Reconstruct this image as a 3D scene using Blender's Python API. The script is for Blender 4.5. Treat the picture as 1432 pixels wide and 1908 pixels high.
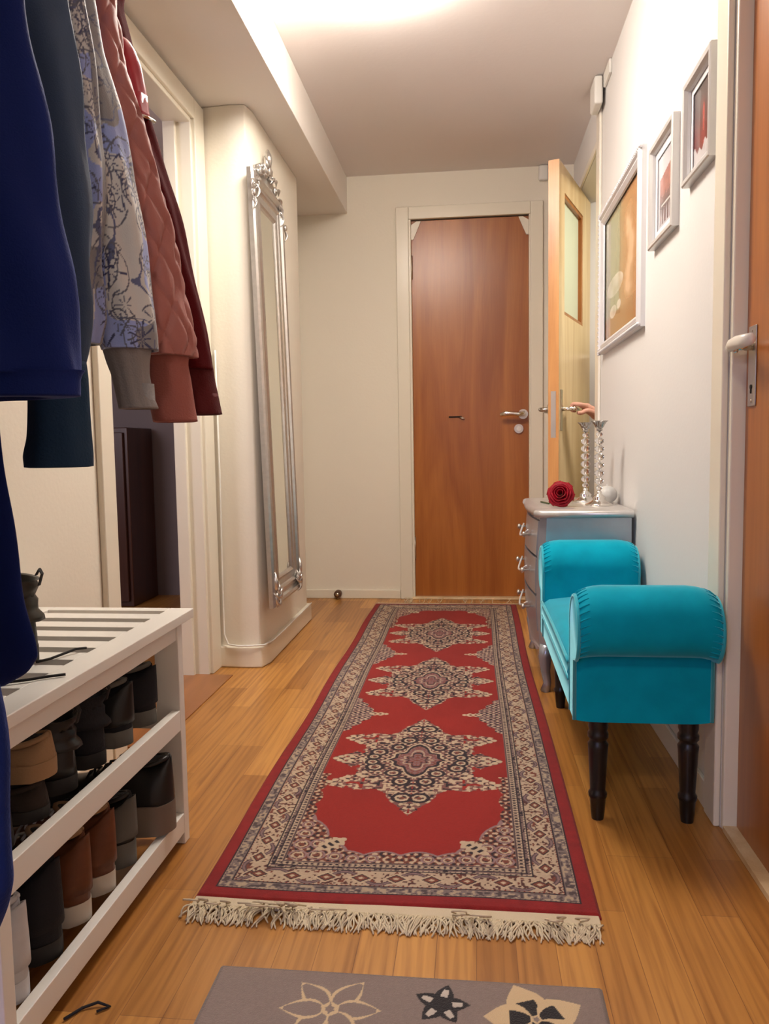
import bpy, math, random
import numpy as np
from mathutils import Vector, Matrix
random.seed(4); rng = np.random.default_rng(4)
PI = math.pi
S = bpy.context.scene; COL = S.collection
for o in list(bpy.data.objects): bpy.data.objects.remove(o)

# ------------------------------------------------------------------ camera
def set_camera():
    yaw, pit, rol, f = 0.113364, -0.082370, -0.016070, 1458.3
    fw = Vector((-math.sin(yaw)*math.cos(pit), math.cos(yaw)*math.cos(pit), math.sin(pit)))
    rt = Vector((math.cos(yaw), math.sin(yaw), 0)); up = rt.cross(fw)
    r2 = rt*math.cos(rol)+up*math.sin(rol); u2 = -rt*math.sin(rol)+up*math.cos(rol)
    M = Matrix((r2, u2, -fw)).transposed().to_4x4(); M.translation = Vector((0, 0, .83))
    cd = bpy.data.cameras.new('camera'); cd.sensor_fit = 'HORIZONTAL'; cd.sensor_width = 36
    cd.lens = 36*f/1432; cd.clip_start = .02
    c = bpy.data.objects.new('camera', cd); COL.objects.link(c); c.matrix_world = M; S.camera = c
set_camera()
S.view_settings.view_transform = 'Standard'; S.view_settings.look = 'None'
S.view_settings.gamma = 1; S.view_settings.exposure = 0.10; S.view_settings.use_curve_mapping = False
W = bpy.data.worlds.new('world'); S.world = W; W.use_nodes = True
W.node_tree.nodes['Background'].inputs[0].default_value = (1, .85, .7, 1)
W.node_tree.nodes['Background'].inputs[1].default_value = 0.05

def area(name, loc, target, size, sizey, power, col, shape='RECTANGLE', spread=PI):
    l = bpy.data.lights.new(name, 'AREA'); l.shape = shape; l.size = size; l.size_y = sizey
    l.energy = power; l.color = col; l.spread = spread
    o = bpy.data.objects.new(name, l); COL.objects.link(o); o.location = loc
    o.rotation_euler = (Vector(target)-Vector(loc)).to_track_quat('-Z', 'Y').to_euler()
    return o
LAMP_R = 38      # radiance of the opal hall lamp, the main light
area('entry_warm_fill', (-.20, -.55, 2.12), (-.20, -.55, 0), .30, .30, 12, (1, .90, .79), 'DISK')  # added warm fill for the foreground; no lamp is known there
area('entry_cool_fill', (-.62, -1.12, 1.2), (-.75, 1.2, .5), .5, 1.1, 5, (.42, .46, 1.0), spread=1.8)  # added cool fill that tints the near left bluish; source unseen
area('bedroom_fill_light', (-2.45, 1.3, 1.4), (-1.6, 4.2, 1.0), .8, 1.1, 22, (.84, .76, .84))  # added fill to lift the room past the left doorway; no window modelled
area('side_room_lamp_light', (1.25, 3.3, 2.20), (1.2, 3.3, 0), .5, .5, 20, (1, .95, .86), 'DISK')

# ------------------------------------------------------------------ materials
def nt(m): return m.node_tree.nodes, m.node_tree.links
def mat(name, col, rough=.5, metal=0, sheen=0, sheen_tint=(1, 1, 1), coat=0, spec=.5, bump=0, bscale=200, emit=None, estr=0, trans=0, ior=1.45, vary=0, vscale=8, sheen_rough=.4):
    m = bpy.data.materials.new(name); m.use_nodes = True; n, l = nt(m); b = n['Principled BSDF']
    b.inputs['Base Color'].default_value = (*col, 1); b.inputs['Roughness'].default_value = rough
    b.inputs['Metallic'].default_value = metal; b.inputs['Sheen Weight'].default_value = sheen
    b.inputs['Sheen Tint'].default_value = (*sheen_tint, 1); b.inputs['Coat Weight'].default_value = coat
    b.inputs['Sheen Roughness'].default_value = sheen_rough
    b.inputs['Specular IOR Level'].default_value = spec; b.inputs['Transmission Weight'].default_value = trans
    b.inputs['IOR'].default_value = ior
    if emit: b.inputs['Emission Color'].default_value = (*emit, 1); b.inputs['Emission Strength'].default_value = estr
    tc = n.new('ShaderNodeTexCoord')
    if bump:
        t = n.new('ShaderNodeTexNoise'); t.inputs['Scale'].default_value = bscale; t.inputs['Detail'].default_value = 4
        bp = n.new('ShaderNodeBump'); bp.inputs['Strength'].default_value = bump; bp.inputs['Distance'].default_value = .002
        l.new(tc.outputs['Object'], t.inputs['Vector']); l.new(t.outputs[0], bp.inputs['Height']); l.new(bp.outputs[0], b.inputs['Normal'])
    if vary:
        t = n.new('ShaderNodeTexNoise'); t.inputs['Scale'].default_value = vscale; t.inputs['Detail'].default_value = 5
        r = n.new('ShaderNodeValToRGB'); r.color_ramp.elements[0].position = .3; r.color_ramp.elements[1].position = .7
        r.color_ramp.elements[0].color = (*[c*(1-vary) for c in col], 1); r.color_ramp.elements[1].color = (*[min(1, c*(1+vary*.6)) for c in col], 1)
        l.new(tc.outputs['Object'], t.inputs['Vector']); l.new(t.outputs[0], r.inputs[0]); l.new(r.outputs[0], b.inputs['Base Color'])
    return m
def wood(name, c1, c2, axis='Z', rough=.35, coat=.3, scale=1.0, bands=5):
    m = bpy.data.materials.new(name); m.use_nodes = True; n, l = nt(m); b = n['Principled BSDF']
    tc = n.new('ShaderNodeTexCoord'); mp = n.new('ShaderNodeMapping'); l.new(tc.outputs['Object'], mp.inputs[0])
    sc = [9*scale, 9*scale, 9*scale]; sc['XYZ'.index(axis)] = .9*scale; mp.inputs['Scale'].default_value = sc
    t = n.new('ShaderNodeTexNoise'); t.inputs['Scale'].default_value = 1; t.inputs['Detail'].default_value = 8; t.inputs['Distortion'].default_value = 1.2
    l.new(mp.outputs[0], t.inputs['Vector'])
    mp2 = n.new('ShaderNodeMapping'); l.new(tc.outputs['Object'], mp2.inputs[0])
    sc = [260, 260, 260]; sc['XYZ'.index(axis)] = 5; mp2.inputs['Scale'].default_value = sc
    t2 = n.new('ShaderNodeTexNoise'); t2.inputs['Scale'].default_value = 1; l.new(mp2.outputs[0], t2.inputs['Vector'])
    ad = n.new('ShaderNodeMath'); ad.operation = 'MULTIPLY_ADD'; ad.inputs[1].default_value = .22; l.new(t2.outputs[0], ad.inputs[0]); l.new(t.outputs[0], ad.inputs[2])
    r = n.new('ShaderNodeValToRGB'); r.color_ramp.elements[0].position = .42; r.color_ramp.elements[1].position = .78
    r.color_ramp.elements[0].color = (*c1, 1); r.color_ramp.elements[1].color = (*c2, 1)
    l.new(ad.outputs[0], r.inputs[0]); l.new(r.outputs[0], b.inputs['Base Color'])
    b.inputs['Roughness'].default_value = rough; b.inputs['Coat Weight'].default_value = coat; b.inputs['Coat Roughness'].default_value = .28
    return m
def vcol(name, rough=.9, sheen=0, bump=0, bscale=600, coat=0, metal=0):
    m = bpy.data.materials.new(name); m.use_nodes = True; n, l = nt(m); b = n['Principled BSDF']
    a = n.new('ShaderNodeVertexColor'); a.layer_name = 'Col'; l.new(a.outputs[0], b.inputs['Base Color'])
    b.inputs['Roughness'].default_value = rough; b.inputs['Sheen Weight'].default_value = sheen; b.inputs['Coat Weight'].default_value = coat
    if bump:
        tc = n.new('ShaderNodeTexCoord'); t = n.new('ShaderNodeTexNoise'); t.inputs['Scale'].default_value = bscale
        bp = n.new('ShaderNodeBump'); bp.inputs['Strength'].default_value = bump; bp.inputs['Distance'].default_value = .002
        l.new(tc.outputs['Object'], t.inputs['Vector']); l.new(t.outputs[0], bp.inputs['Height']); l.new(bp.outputs[0], b.inputs['Normal'])
    return m
def parquet(name):
    m = bpy.data.materials.new(name); m.use_nodes = True; n, l = nt(m); b = n['Principled BSDF']
    tc = n.new('ShaderNodeTexCoord'); sp = n.new('ShaderNodeSeparateXYZ'); l.new(tc.outputs['Object'], sp.inputs[0])
    cb = n.new('ShaderNodeCombineXYZ'); l.new(sp.outputs[1], cb.inputs[0]); l.new(sp.outputs[0], cb.inputs[1])
    br = n.new('ShaderNodeTexBrick'); l.new(cb.outputs[0], br.inputs['Vector'])
    br.inputs['Scale'].default_value = 1; br.inputs['Brick Width'].default_value = .52; br.inputs['Row Height'].default_value = .0655
    br.inputs['Mortar Size'].default_value = .0006; br.inputs['Mortar Smooth'].default_value = .3; br.offset = .37; br.offset_frequency = 3
    br.inputs['Color1'].default_value = (.33, .135, .025, 1); br.inputs['Color2'].default_value = (.54, .262, .062, 1)
    br.inputs['Mortar'].default_value = (.22, .085, .02, 1)
    mp = n.new('ShaderNodeMapping'); mp.inputs['Scale'].default_value = (55, 2.2, 1); l.new(tc.outputs['Object'], mp.inputs[0])
    t = n.new('ShaderNodeTexNoise'); t.inputs['Scale'].default_value = 1; t.inputs['Detail'].default_value = 6; t.inputs['Distortion'].default_value = 1.4
    l.new(mp.outputs[0], t.inputs['Vector'])
    mp2 = n.new('ShaderNodeMapping'); mp2.inputs['Scale'].default_value = (11, .8, 1); l.new(tc.outputs['Object'], mp2.inputs[0])
    wv = n.new('ShaderNodeTexWave'); wv.wave_type = 'BANDS'; wv.bands_direction = 'X'; wv.inputs['Scale'].default_value = 1.6
    wv.inputs['Distortion'].default_value = 9; wv.inputs['Detail'].default_value = 3; l.new(mp2.outputs[0], wv.inputs['Vector'])
    ma = n.new('ShaderNodeMath'); ma.operation = 'MULTIPLY_ADD'; ma.inputs[1].default_value = .16; l.new(wv.outputs['Fac'], ma.inputs[0]); l.new(t.outputs[0], ma.inputs[2])
    r = n.new('ShaderNodeValToRGB'); r.color_ramp.elements[0].position = .34; r.color_ramp.elements[1].position = .68
    r.color_ramp.elements[0].color = (.70, .60, .50, 1); r.color_ramp.elements[1].color = (1.06, 1.04, 1.0, 1); l.new(ma.outputs[0], r.inputs[0])
    mx = n.new('ShaderNodeMix'); mx.data_type = 'RGBA'; mx.blend_type = 'MULTIPLY'; mx.inputs[0].default_value = 1
    l.new(br.outputs['Color'], mx.inputs[6]); l.new(r.outputs[0], mx.inputs[7]); l.new(mx.outputs[2], b.inputs['Base Color'])
    b.inputs['Roughness'].default_value = .36; b.inputs['Coat Weight'].default_value = .15; b.inputs['Coat Roughness'].default_value = .25
    bp = n.new('ShaderNodeBump'); bp.inputs['Strength'].default_value = .25; bp.inputs['Distance'].default_value = .001; bp.invert = True
    l.new(br.outputs['Fac'], bp.inputs['Height']); l.new(bp.outputs[0], b.inputs['Normal'])
    return m
M = dict(
 wall_l=mat('wall_cream_paint', (.82, .765, .65), .75, bump=.25, bscale=90),
 wall_r=mat('wall_white_paint', (.74, .72, .695), .7, bump=.2, bscale=90),
 ceil=mat('ceiling_paint', (.82, .76, .73), .8, bump=.2, bscale=60),
 soff=mat('soffit_paint', (.82, .77, .71), .75, bump=.15, bscale=60),
 gloss=mat('gloss_cream_trim_paint', (.80, .745, .62), .3),
 glossw=mat('gloss_white_trim_paint', (.80, .745, .64), .35),
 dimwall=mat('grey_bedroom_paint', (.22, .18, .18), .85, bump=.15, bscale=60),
 greenwall=mat('pale_green_paint', (.56, .54, .38), .75),
 floor=parquet('oak_parquet'),
 door=wood('red_brown_veneer', (.275, .076, .010), (.42, .145, .026), 'Z', .32, .15),
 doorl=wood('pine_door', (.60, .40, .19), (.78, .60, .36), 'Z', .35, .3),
 edgetone=wood('edge_light_wood', (.46, .18, .045), (.68, .34, .11), 'Z', .35, .2),  # open door's wood recoloured orange for how its edge is lit
 thresh=wood('threshold_wood', (.24, .085, .022), (.36, .14, .04), 'Y'),
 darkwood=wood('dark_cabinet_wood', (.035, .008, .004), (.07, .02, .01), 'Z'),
 chrome=mat('chrome', (.80, .77, .72), .16, 1),
 cupm=mat('dark_silver', (.42, .40, .38), .25, 1),
 nickel=mat('worn_nickel', (.62, .57, .50), .3, 1),
 silver=mat('silver_leaf', (.66, .64, .61), .28, .9, vary=.08, vscale=60, bump=.12, bscale=120),
 silverf=mat('silver_frame_paint', (.68, .67, .65), .35, .35),
 whitef=mat('pearl_white_frame_paint', (.72, .71, .72), .35, .2),
 mirror=mat('mirror_glass', (.88, .90, .84), .03, 1),
 velvet=mat('turquoise_velvet', (.0, .33, .46), .8, sheen=1, sheen_tint=(.45, .95, 1.0), sheen_rough=.32, spec=.1, vary=.12, vscale=14),
 piping=mat('pale_turquoise_piping', (.03, .38, .48), .7, sheen=1, sheen_tint=(.5, 1, 1), spec=.2),
 black=mat('black_lacquer', (.006, .006, .007), .3, coat=.2),
 dres=mat('silver_painted_wood', (.44, .46, .50), .27, .65, vary=.12, vscale=10),
 drest=mat('silver_dresser_top', (.62, .60, .58), .3, .6, vary=.1, vscale=18),
 crystal=mat('clear_crystal', (.98, .98, .98), .02, trans=1, ior=1.5),
 rose=mat('rose_petal', (.27, .001, .010), .5, spec=.3),
 leaf=mat('rose_leaf', (.03, .07, .015), .5),
 ball=mat('frosted_white_glass', (.75, .74, .70), .35, trans=.25, bump=.6, bscale=60),
 white=mat('white_lacquer', (.80, .775, .72), .35),
 navy=mat('navy_shell_fabric', (.008, .021, .140), .72, sheen=.25, sheen_tint=(.3, .4, 1), spec=.2, bump=.35, bscale=500),
 navyc=mat('dark_navy_wool', (.005, .014, .10), .85, sheen=.25, sheen_tint=(.3, .4, 1), spec=.15, bump=.35, bscale=400),
 slate=mat('slate_blue_fabric', (.085, .125, .20), .6, spec=.3, bump=.3, bscale=500),
 teal=mat('teal_navy_knit', (.012, .045, .10), .9, bump=.6, bscale=300),
 cuff=mat('grey_rib_knit', (.27, .245, .24), .9, bump=.6, bscale=350),
 pink=mat('dusty_pink_nylon', (.38, .135, .115), .6, sheen=.1, bump=.2, bscale=500),
 pinkc=mat('dusty_pink_rib_knit', (.33, .105, .085), .9, bump=.6, bscale=350),
 burg=mat('burgundy_fabric', (.085, .005, .007), .95, sheen=0, spec=.15, bump=.4, bscale=400),
 burgc=mat('burgundy_rib_knit', (.09, .006, .008), .9, bump=.6, bscale=300),
 gloved=mat('red_shiny_lining', (.38, .03, .05), .3),
 blk=mat('black_shoe_leather', (.012, .011, .011), .38),
 blkm=mat('black_shoe_mesh', (.010, .010, .014), .85, bump=.5, bscale=300),
 dbrown=mat('dark_brown_suede', (.03, .02, .015), .9, bump=.5, bscale=200),
 olive=mat('olive_black_leather', (.035, .032, .024), .42, vary=.3, vscale=40),
 grey=mat('grey_shoe_suede', (.13, .125, .11), .8),
 taupe=mat('taupe_rubber', (.20, .155, .12), .7),
 tan=mat('tan_suede', (.34, .21, .11), .9, bump=.4, bscale=250),
 brown=mat('brown_shoe_leather', (.16, .052, .020), .5, vary=.25, vscale=30),
 solew=mat('off_white_rubber', (.55, .50, .42), .6),
 soleb=mat('dark_rubber', (.015, .014, .014), .6),
 shoew=mat('white_shoe_leather', (.62, .63, .66), .5, vary=.08, vscale=30),
 lace=mat('black_lace', (.012, .010, .010), .8), lacew=mat('white_lace', (.6, .6, .58), .8),
 fringe=mat('cream_cotton_fringe', (.62, .52, .36), .95), hem=mat('cream_rug_hem', (.60, .50, .35), .95, bump=.5, bscale=500),
 plastic=mat('white_plastic', (.78, .76, .70), .4), knobp=mat('ivory_plastic', (.80, .75, .66), .3),
 hang=mat('cream_lacquered_hanger', (.62, .53, .40), .35),
 glassf=mat('frosted_door_glass', (.62, .66, .50), .45, spec=.6),
 skin=mat('skin', (.56, .28, .20), .5), shirt=mat('dark_cotton', (.03, .03, .04), .9), hair=mat('dark_hair', (.03, .018, .01), .6),
 brownr=mat('brown_rubber', (.10, .045, .02), .5), blue=mat('navy_pennant_cloth', (.02, .03, .12), .8),
 opal=mat('opal_glass_shade', (1, .95, .85), .4, emit=(1, .915, .82), estr=LAMP_R),
 opal2=mat('opal_glass_shade_small', (1, .95, .85), .4, emit=(1, .88, .72), estr=5),
 dark=mat('dark_slot', (.01, .005, .003), .9),
 glass_w=mat('added_window_pane', (.5, .55, .8), .1),
)

# ------------------------------------------------------------------ mesh builder
class MB:
    def __init__(s): s.v = []; s.f = []; s.c = None
    def add(s, vs, fs):
        k = len(s.v); s.v += [tuple(map(float, p)) for p in vs]; s.f += [tuple(i+k for i in f) for f in fs]; return s
    def box(s, a, b):
        x0, y0, z0 = a; x1, y1, z1 = b
        vs = [(x0, y0, z0), (x1, y0, z0), (x1, y1, z0), (x0, y1, z0), (x0, y0, z1), (x1, y0, z1), (x1, y1, z1), (x0, y1, z1)]
        return s.add(vs, [(0, 3, 2, 1), (4, 5, 6, 7), (0, 1, 5, 4), (1, 2, 6, 5), (2, 3, 7, 6), (3, 0, 4, 7)])
    def rings(s, rs, cap0=True, cap1=True, closed=True):
        n = len(rs[0]); k = 0; vs = [p for r in rs for p in r]; fs = []
        for i in range(len(rs)-1):
            for j in range(n if closed else n-1):
                a = i*n+j; b = i*n+(j+1) % n; fs.append((a, b, b+n, a+n))
        if cap0: fs.append(tuple(range(n-1, -1, -1)))
        if cap1: fs.append(tuple((len(rs)-1)*n+j for j in range(n)))
        return s.add(vs, fs)
    def prism(s, poly, fn, d0, d1):      # poly of 2-D points, fn(a,b,d)->xyz
        return s.rings([[fn(a, b, d0) for a, b in poly], [fn(a, b, d1) for a, b in poly]])
    def tube(s, pts, r, n=8, cap=True, up=None):
        pts = [Vector(p) for p in pts]; R = r if hasattr(r, '__len__') else [r]*len(pts); rs = []; prev = None
        for i, p in enumerate(pts):
            t = (pts[min(i+1, len(pts)-1)]-pts[max(i-1, 0)]).normalized()
            if prev is None:
                u = t.cross(Vector((0, 0, 1)) if abs(t.z) < .9 else Vector((1, 0, 0))).normalized()
            else:
                u = (prev-t*prev.dot(t)).normalized()
            prev = u; w = t.cross(u); ri = R[i]
            ra, rb = ri if hasattr(ri, '__len__') else (ri, ri)
            rs.append([tuple(p+u*math.cos(2*PI*j/n)*ra+w*math.sin(2*PI*j/n)*rb) for j in range(n)])
        return s.rings(rs, cap, cap)
    def lathe(s, prof, c, n=20, axis='Z', ang=None):   # prof (r, h)
        rs = []
        for r, h in prof:
            ring = []
            for j in range(n):
                a = 2*PI*j/n; x, y = r*math.cos(a), r*math.sin(a)
                if axis == 'Z': ring.append((c[0]+x, c[1]+y, c[2]+h))
                elif axis == 'X': ring.append((c[0]+h, c[1]+x, c[2]+y))
                elif axis == 'Y': ring.append((c[0]+x, c[1]+h, c[2]-y))
            rs.append(ring)
        if axis == 'Y' : pass
        return s.rings(rs)
    def ell(s, c, r, n=12, m=8):
        rs = []
        for i in range(1, m):
            t = PI*i/m
            rs.append([(c[0]+r[0]*math.sin(t)*math.cos(2*PI*j/n), c[1]+r[1]*math.sin(t)*math.sin(2*PI*j/n), c[2]-r[2]*math.cos(t)) for j in range(n)])
        return s.rings(rs)
    def xf(s, fn): s.v = [tuple(fn(p)) for p in s.v]; return s
    def build(s, name, m, parent=None, smooth=False, bevel=0, cols=None, local=False, seg=2, sub=0, solid=0, kind=None):
        me = bpy.data.meshes.new(name); v = s.v
        if parent is not None and not local:
            rt = parent
            while rt.parent: rt = rt.parent
            L = rt.location; v = [(p[0]-L.x, p[1]-L.y, p[2]-L.z) for p in v]
        me.from_pydata(v, [], s.f); me.materials.append(m)
        if cols is not None:
            ca = me.color_attributes.new('Col', 'FLOAT_COLOR', 'POINT')
            a = np.ones((len(v), 4), dtype=np.float32); a[:, :3] = cols; ca.data.foreach_set('color', a.ravel())
        o = bpy.data.objects.new(name, me); COL.objects.link(o)
        if parent is not None: o.parent = parent
        if smooth:
            me.polygons.foreach_set('use_smooth', [True]*len(me.polygons))
        if solid:
            q = o.modifiers.new('solid', 'SOLIDIFY'); q.thickness = solid; q.offset = 0
        if bevel:
            q = o.modifiers.new('bevel', 'BEVEL'); q.width = bevel; q.segments = seg; q.limit_method = 'ANGLE'; q.angle_limit = .6
            if not smooth:
                me.polygons.foreach_set('use_smooth', [True]*len(me.polygons))
                w = o.modifiers.new('wn', 'WEIGHTED_NORMAL'); w.keep_sharp = False
        if sub:
            q = o.modifiers.new('sub', 'SUBSURF'); q.levels = sub; q.render_levels = sub
        if kind: o['kind'] = kind
        return o
def smooth_angle(o, ang=40):
    me = o.data; 
    try: me.set_sharp_from_angle(angle=math.radians(ang))
    except Exception: pass
    return o
def tag(o, label, cat, group=None):
    o['label'] = label; o['category'] = cat
    if group: o['group'] = group
    return o
def thing(name, label, cat, loc=(0, 0, 0), group=None):
    o = bpy.data.objects.new(name, None); o.empty_display_size = .05; COL.objects.link(o); o.location = loc
    return tag(o, label, cat, group)
def struct(name, mb, m, bevel=0, parent=None):
    o = mb.build(name, m, parent, bevel=bevel)
    if parent is None: o['kind'] = 'structure'
    return o
def sroot(name, loc):
    o = bpy.data.objects.new(name, None); COL.objects.link(o); o.location = loc; o['kind'] = 'structure'; return o
def srgb(r, g, b):
    return tuple(((c/255)/12.92 if c/255 <= .04045 else ((c/255+.055)/1.055)**2.4) for c in (r, g, b))
def arc(cx, cy, r, a0, a1, n):
    return [(cx+r*math.cos(a0+(a1-a0)*i/n), cy+r*math.sin(a0+(a1-a0)*i/n)) for i in range(n+1)]

# ------------------------------------------------------------------ room shell
XL, XR, YB, YF, HC = -.98, .525, 4.24, -1.2, 2.264
SX, SZ = -.656, 2.075
struct('floor', MB().box((XL-1.9, YF-.1, -.05), (2.2, 5.6, 0)), M['floor'])
struct('ceiling', MB().box((XL-1.9, YF-.1, HC), (2.2, 5.6, HC+.05)), M['ceil'])
struct('trim_1', MB().box((XL, YF, SZ), (SX, YB, HC)), M['soff'], bevel=.003)      # boxed-in soffit
# left wall, opening Y 2.03..2.76
w = MB().box((XL-.09, YF, 0), (XL, 2.03, SZ)).box((XL-.09, 2.76, 0), (XL, YB, SZ)).box((XL-.09, 2.03, 2.0), (XL, 2.76, SZ)).box((XL-.09, YF, SZ), (XL, YB, HC))
struct('wall_left', w, M['wall_l'])
# boxed column on the left wall, chamfered near corner
poly = [(XL, 2.872), (-.868, 2.862), (-.812, 2.868), (-.800, 2.93), (-.800, 3.66), (-.815, 3.68), (XL, 3.68)]
struct('trim_2', MB().prism([(a, b) for a, b in poly], lambda a, b, d: (a, b, d), 0, SZ), M['wall_l'], bevel=.006)
polyb = [(XL, 2.852), (-.866, 2.845), (-.802, 2.850), (-.785, 2.92), (-.785, 3.695), (XL, 3.695)]
struct('baseboard_column', MB().prism(polyb, lambda a, b, d: (a, b, d), 0, .082), M['gloss'], bevel=.007)
# back wall with closed door opening
w = MB().box((XL-.12, YB, 0), (-.335, YB+.12, HC)).box((.305, YB, 0), (.625, YB+.12, HC)).box((-.335, YB, 2.03), (.305, YB+.12, HC))
struct('wall_back', w, M['wall_l'])
struct('baseboard_back', MB().box((XL, YB-.014, 0), (-.40, YB, .048)), M['gloss'], bevel=.003)
struct('baseboard_left', MB().box((XL, 3.70, 0), (XL+.014, YB-.015, .05)).box((XL, -1.0, 0), (XL+.014, 1.95, .05)), M['gloss'], bevel=.003)
struct('trim_3', MB().box((XL, 4.165, .05), (XL+.02, YB-.001, 2.0)).box((XL, 4.10, .05), (XL+.010, 4.165, 2.0)), M['gloss'], bevel=.003)
# right wall, side opening Y 3.42..4.15, near door opening Y .85..1.70
w = MB().box((XR, 1.70, 0), (XR+.10, 3.42, HC)).box((XR, 3.42, 2.045), (XR+.10, 4.15, HC)).box((XR, 4.15, 0), (XR+.10, YB, HC)).box((XR, .85, 2.04), (XR+.10, 1.70, HC)).box((XR, YF, 0), (XR+.10, .85, HC))
struct('wall_right', w, M['wall_r'])
struct('baseboard_right', MB().box((XR-.010, 1.785, 0), (XR, 3.34, .065)), M['glossw'], bevel=.003)
# casings
def casing(name, pieces, m, bevel=.004): struct(name, pieces, m, bevel=bevel)
casing('trim_4', MB().box((XR-.014, 1.70, 0), (XR, 1.775, HC-.06)).box((XR, 1.683, 0), (XR+.09, 1.701, 2.04)).box((XR-.014, .80, 2.04), (XR, 1.70, 2.11)), M['gloss'])
casing('trim_5', MB().box((XR-.012, 3.335, 0), (XR, 3.42, 2.20)).box((XR-.012, 3.42, 2.045), (XR, 4.15, 2.075)), M['glossw'])
# far door casing
casing('trim_6', MB().box((-.397, YB-.022, 0), (-.33, YB, 2.088)).box((.303, YB-.022, 0), (.368, YB, 2.088)).box((-.33, YB-.022, 2.024), (.303, YB, 2.088)).box((-.335, YB-.012, 0), (-.318, YB+.10, 2.03)).box((.296, YB-.012, 0), (.306, YB+.10, 2.03)), M['gloss'])
# left doorway casing and jambs
casing('trim_7', MB().box((XL, 1.955, 0), (XL+.018, 2.03, 2.06)).box((XL, 2.76, 0), (XL+.018, 2.858, 2.06)).box((XL, 2.03, 1.99), (XL+.018, 2.76, 2.06))
       .box((XL-.09, 2.745, 0), (XL+.006, 2.765, 1.99)).box((XL-.09, 2.025, 0), (XL+.006, 2.042, 1.99)).box((XL-.09, 2.04, 1.975), (XL+.006, 2.75, 1.995)).box((XL-.09, 2.728, 0), (XL-.045, 2.747, 1.98)), M['gloss'])
struct('trim_8', MB().box((XL-.09, 2.04, 0), (-.885, 2.745, .004)), M['thresh'])
struct('trim_9', MB().box((-.335, YB-.035, 0), (.305, YB+.02, .012)), M['doorl'], bevel=.003)
# wall behind the camera, with a window added to go with the cool fill
w = MB().box((XL, YF-.1, 0), (XR, YF, .65)).box((XL, YF-.1, 1.85), (XR, YF, HC)).box((XL, YF-.1, .65), (-.90, YF, 1.85)).box((-.35, YF-.1, .65), (XR, YF, 1.85))
struct('wall_front', w, M['wall_r'])
wr = sroot('added_window_1', (-.62, YF, .65))
MB().box((-.90, YF-.06, .65), (-.86, YF, 1.85)).box((-.39, YF-.06, .65), (-.35, YF, 1.85)).box((-.90, YF-.06, .65), (-.35, YF, .69)).box((-.90, YF-.06, 1.81), (-.35, YF, 1.85)).build('added_window_frame', M['white'], wr)
MB().box((-.86, YF-.04, .69), (-.39, YF-.035, 1.81)).build('added_window_pane', M['glass_w'], wr)
# room through the left doorway
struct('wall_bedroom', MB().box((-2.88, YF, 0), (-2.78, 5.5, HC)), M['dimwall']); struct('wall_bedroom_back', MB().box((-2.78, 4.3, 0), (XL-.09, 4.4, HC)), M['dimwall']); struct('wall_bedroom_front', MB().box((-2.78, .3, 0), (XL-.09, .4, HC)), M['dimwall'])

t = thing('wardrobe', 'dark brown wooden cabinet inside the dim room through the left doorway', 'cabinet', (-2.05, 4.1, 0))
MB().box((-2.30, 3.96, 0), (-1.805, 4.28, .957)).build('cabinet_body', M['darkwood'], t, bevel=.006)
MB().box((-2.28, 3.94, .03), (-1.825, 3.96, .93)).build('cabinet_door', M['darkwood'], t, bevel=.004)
# room through the right doorway
struct('wall_side_room', MB().box((2.1, 2.2, 0), (2.2, YB, HC)), M['greenwall']); struct('wall_side_room_front', MB().box((XR+.10, 2.1, 0), (2.1, 2.2, HC)), M['greenwall'])
struct('wall_side_room_back', MB().box((.625, YB, 0), (2.2, YB+.12, HC)), M['greenwall'])

# ------------------------------------------------------------------ far closed door
d = sroot('door_1', (0, YB, 0))
MB().box((-.318, YB+.012, .012), (.296, YB+.052, 2.022)).build('door_panel', M['door'], d, bevel=.002)
def lever(mb, x, y, z, dirx, ln, ny=-1):
    mb.lathe([(.0001, 0), (.024, 0), (.026, .004), (.022, .009), (.0001, .009)], (x, y, z), axis='Y') if False else None
# lever handle of the far door
h = MB().tube([(.266, YB+.012, .995), (.266, YB+.003, .995)], .026, 20).tube([(.266, YB+.01, .995), (.266, YB-.045, .995)], .011, 12)
h = h.build('door_handle', M['nickel'], d, smooth=True); smooth_angle(h)
MB().tube([(.272, YB-.045, .998), (.240, YB-.048, .993), (.205, YB-.047, .998), (.175, YB-.046, .998), (.143, YB-.044, .992)], [(.011, .011), (.010, .012), (.0075, .009), (.010, .014), (.006, .009)], 12).build('lever', M['chrome'], h, smooth=True)
h = MB().tube([(.243, YB+.012, .918), (.243, YB, .918)], .024, 24).build('lock_rosette', M['nickel'], d, smooth=True); smooth_angle(h)
k = MB().tube([(.243, YB, .918), (.243, YB-.006, .918)], .013, 20).build('lock_cylinder', M['chrome'], h, smooth=True); smooth_angle(k)
MB().box((-.128, YB+.009, .983), (-.058, YB+.013, .991)).build('letter_slot', M['dark'], d)
MB().tube([(-.066, YB+.012, .983), (-.045, YB+.003, .976)], [.007, .005], 8).build('slot_catch', M['nickel'], d, smooth=True)
for z in (1.78, .28):
    MB().tube([(-.319, YB+.002, z-.06), (-.319, YB+.002, z+.06)], .008, 10).build('hinge', M['nickel'], d, smooth=True)
for a, b in ((-.318, 1), (.296, -1)):
    MB().prism([(a, 2.0), (a, 1.925), (a+b*.012, 1.925), (a+b*.052, 2.018), (a+b*.03, 2.018)][::b], lambda p, q, dd: (p, dd, q), YB+.012, YB+.004).build('corner_triangle', M['gloss'], d)  # cream triangle at each upper corner of the door panel

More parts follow.
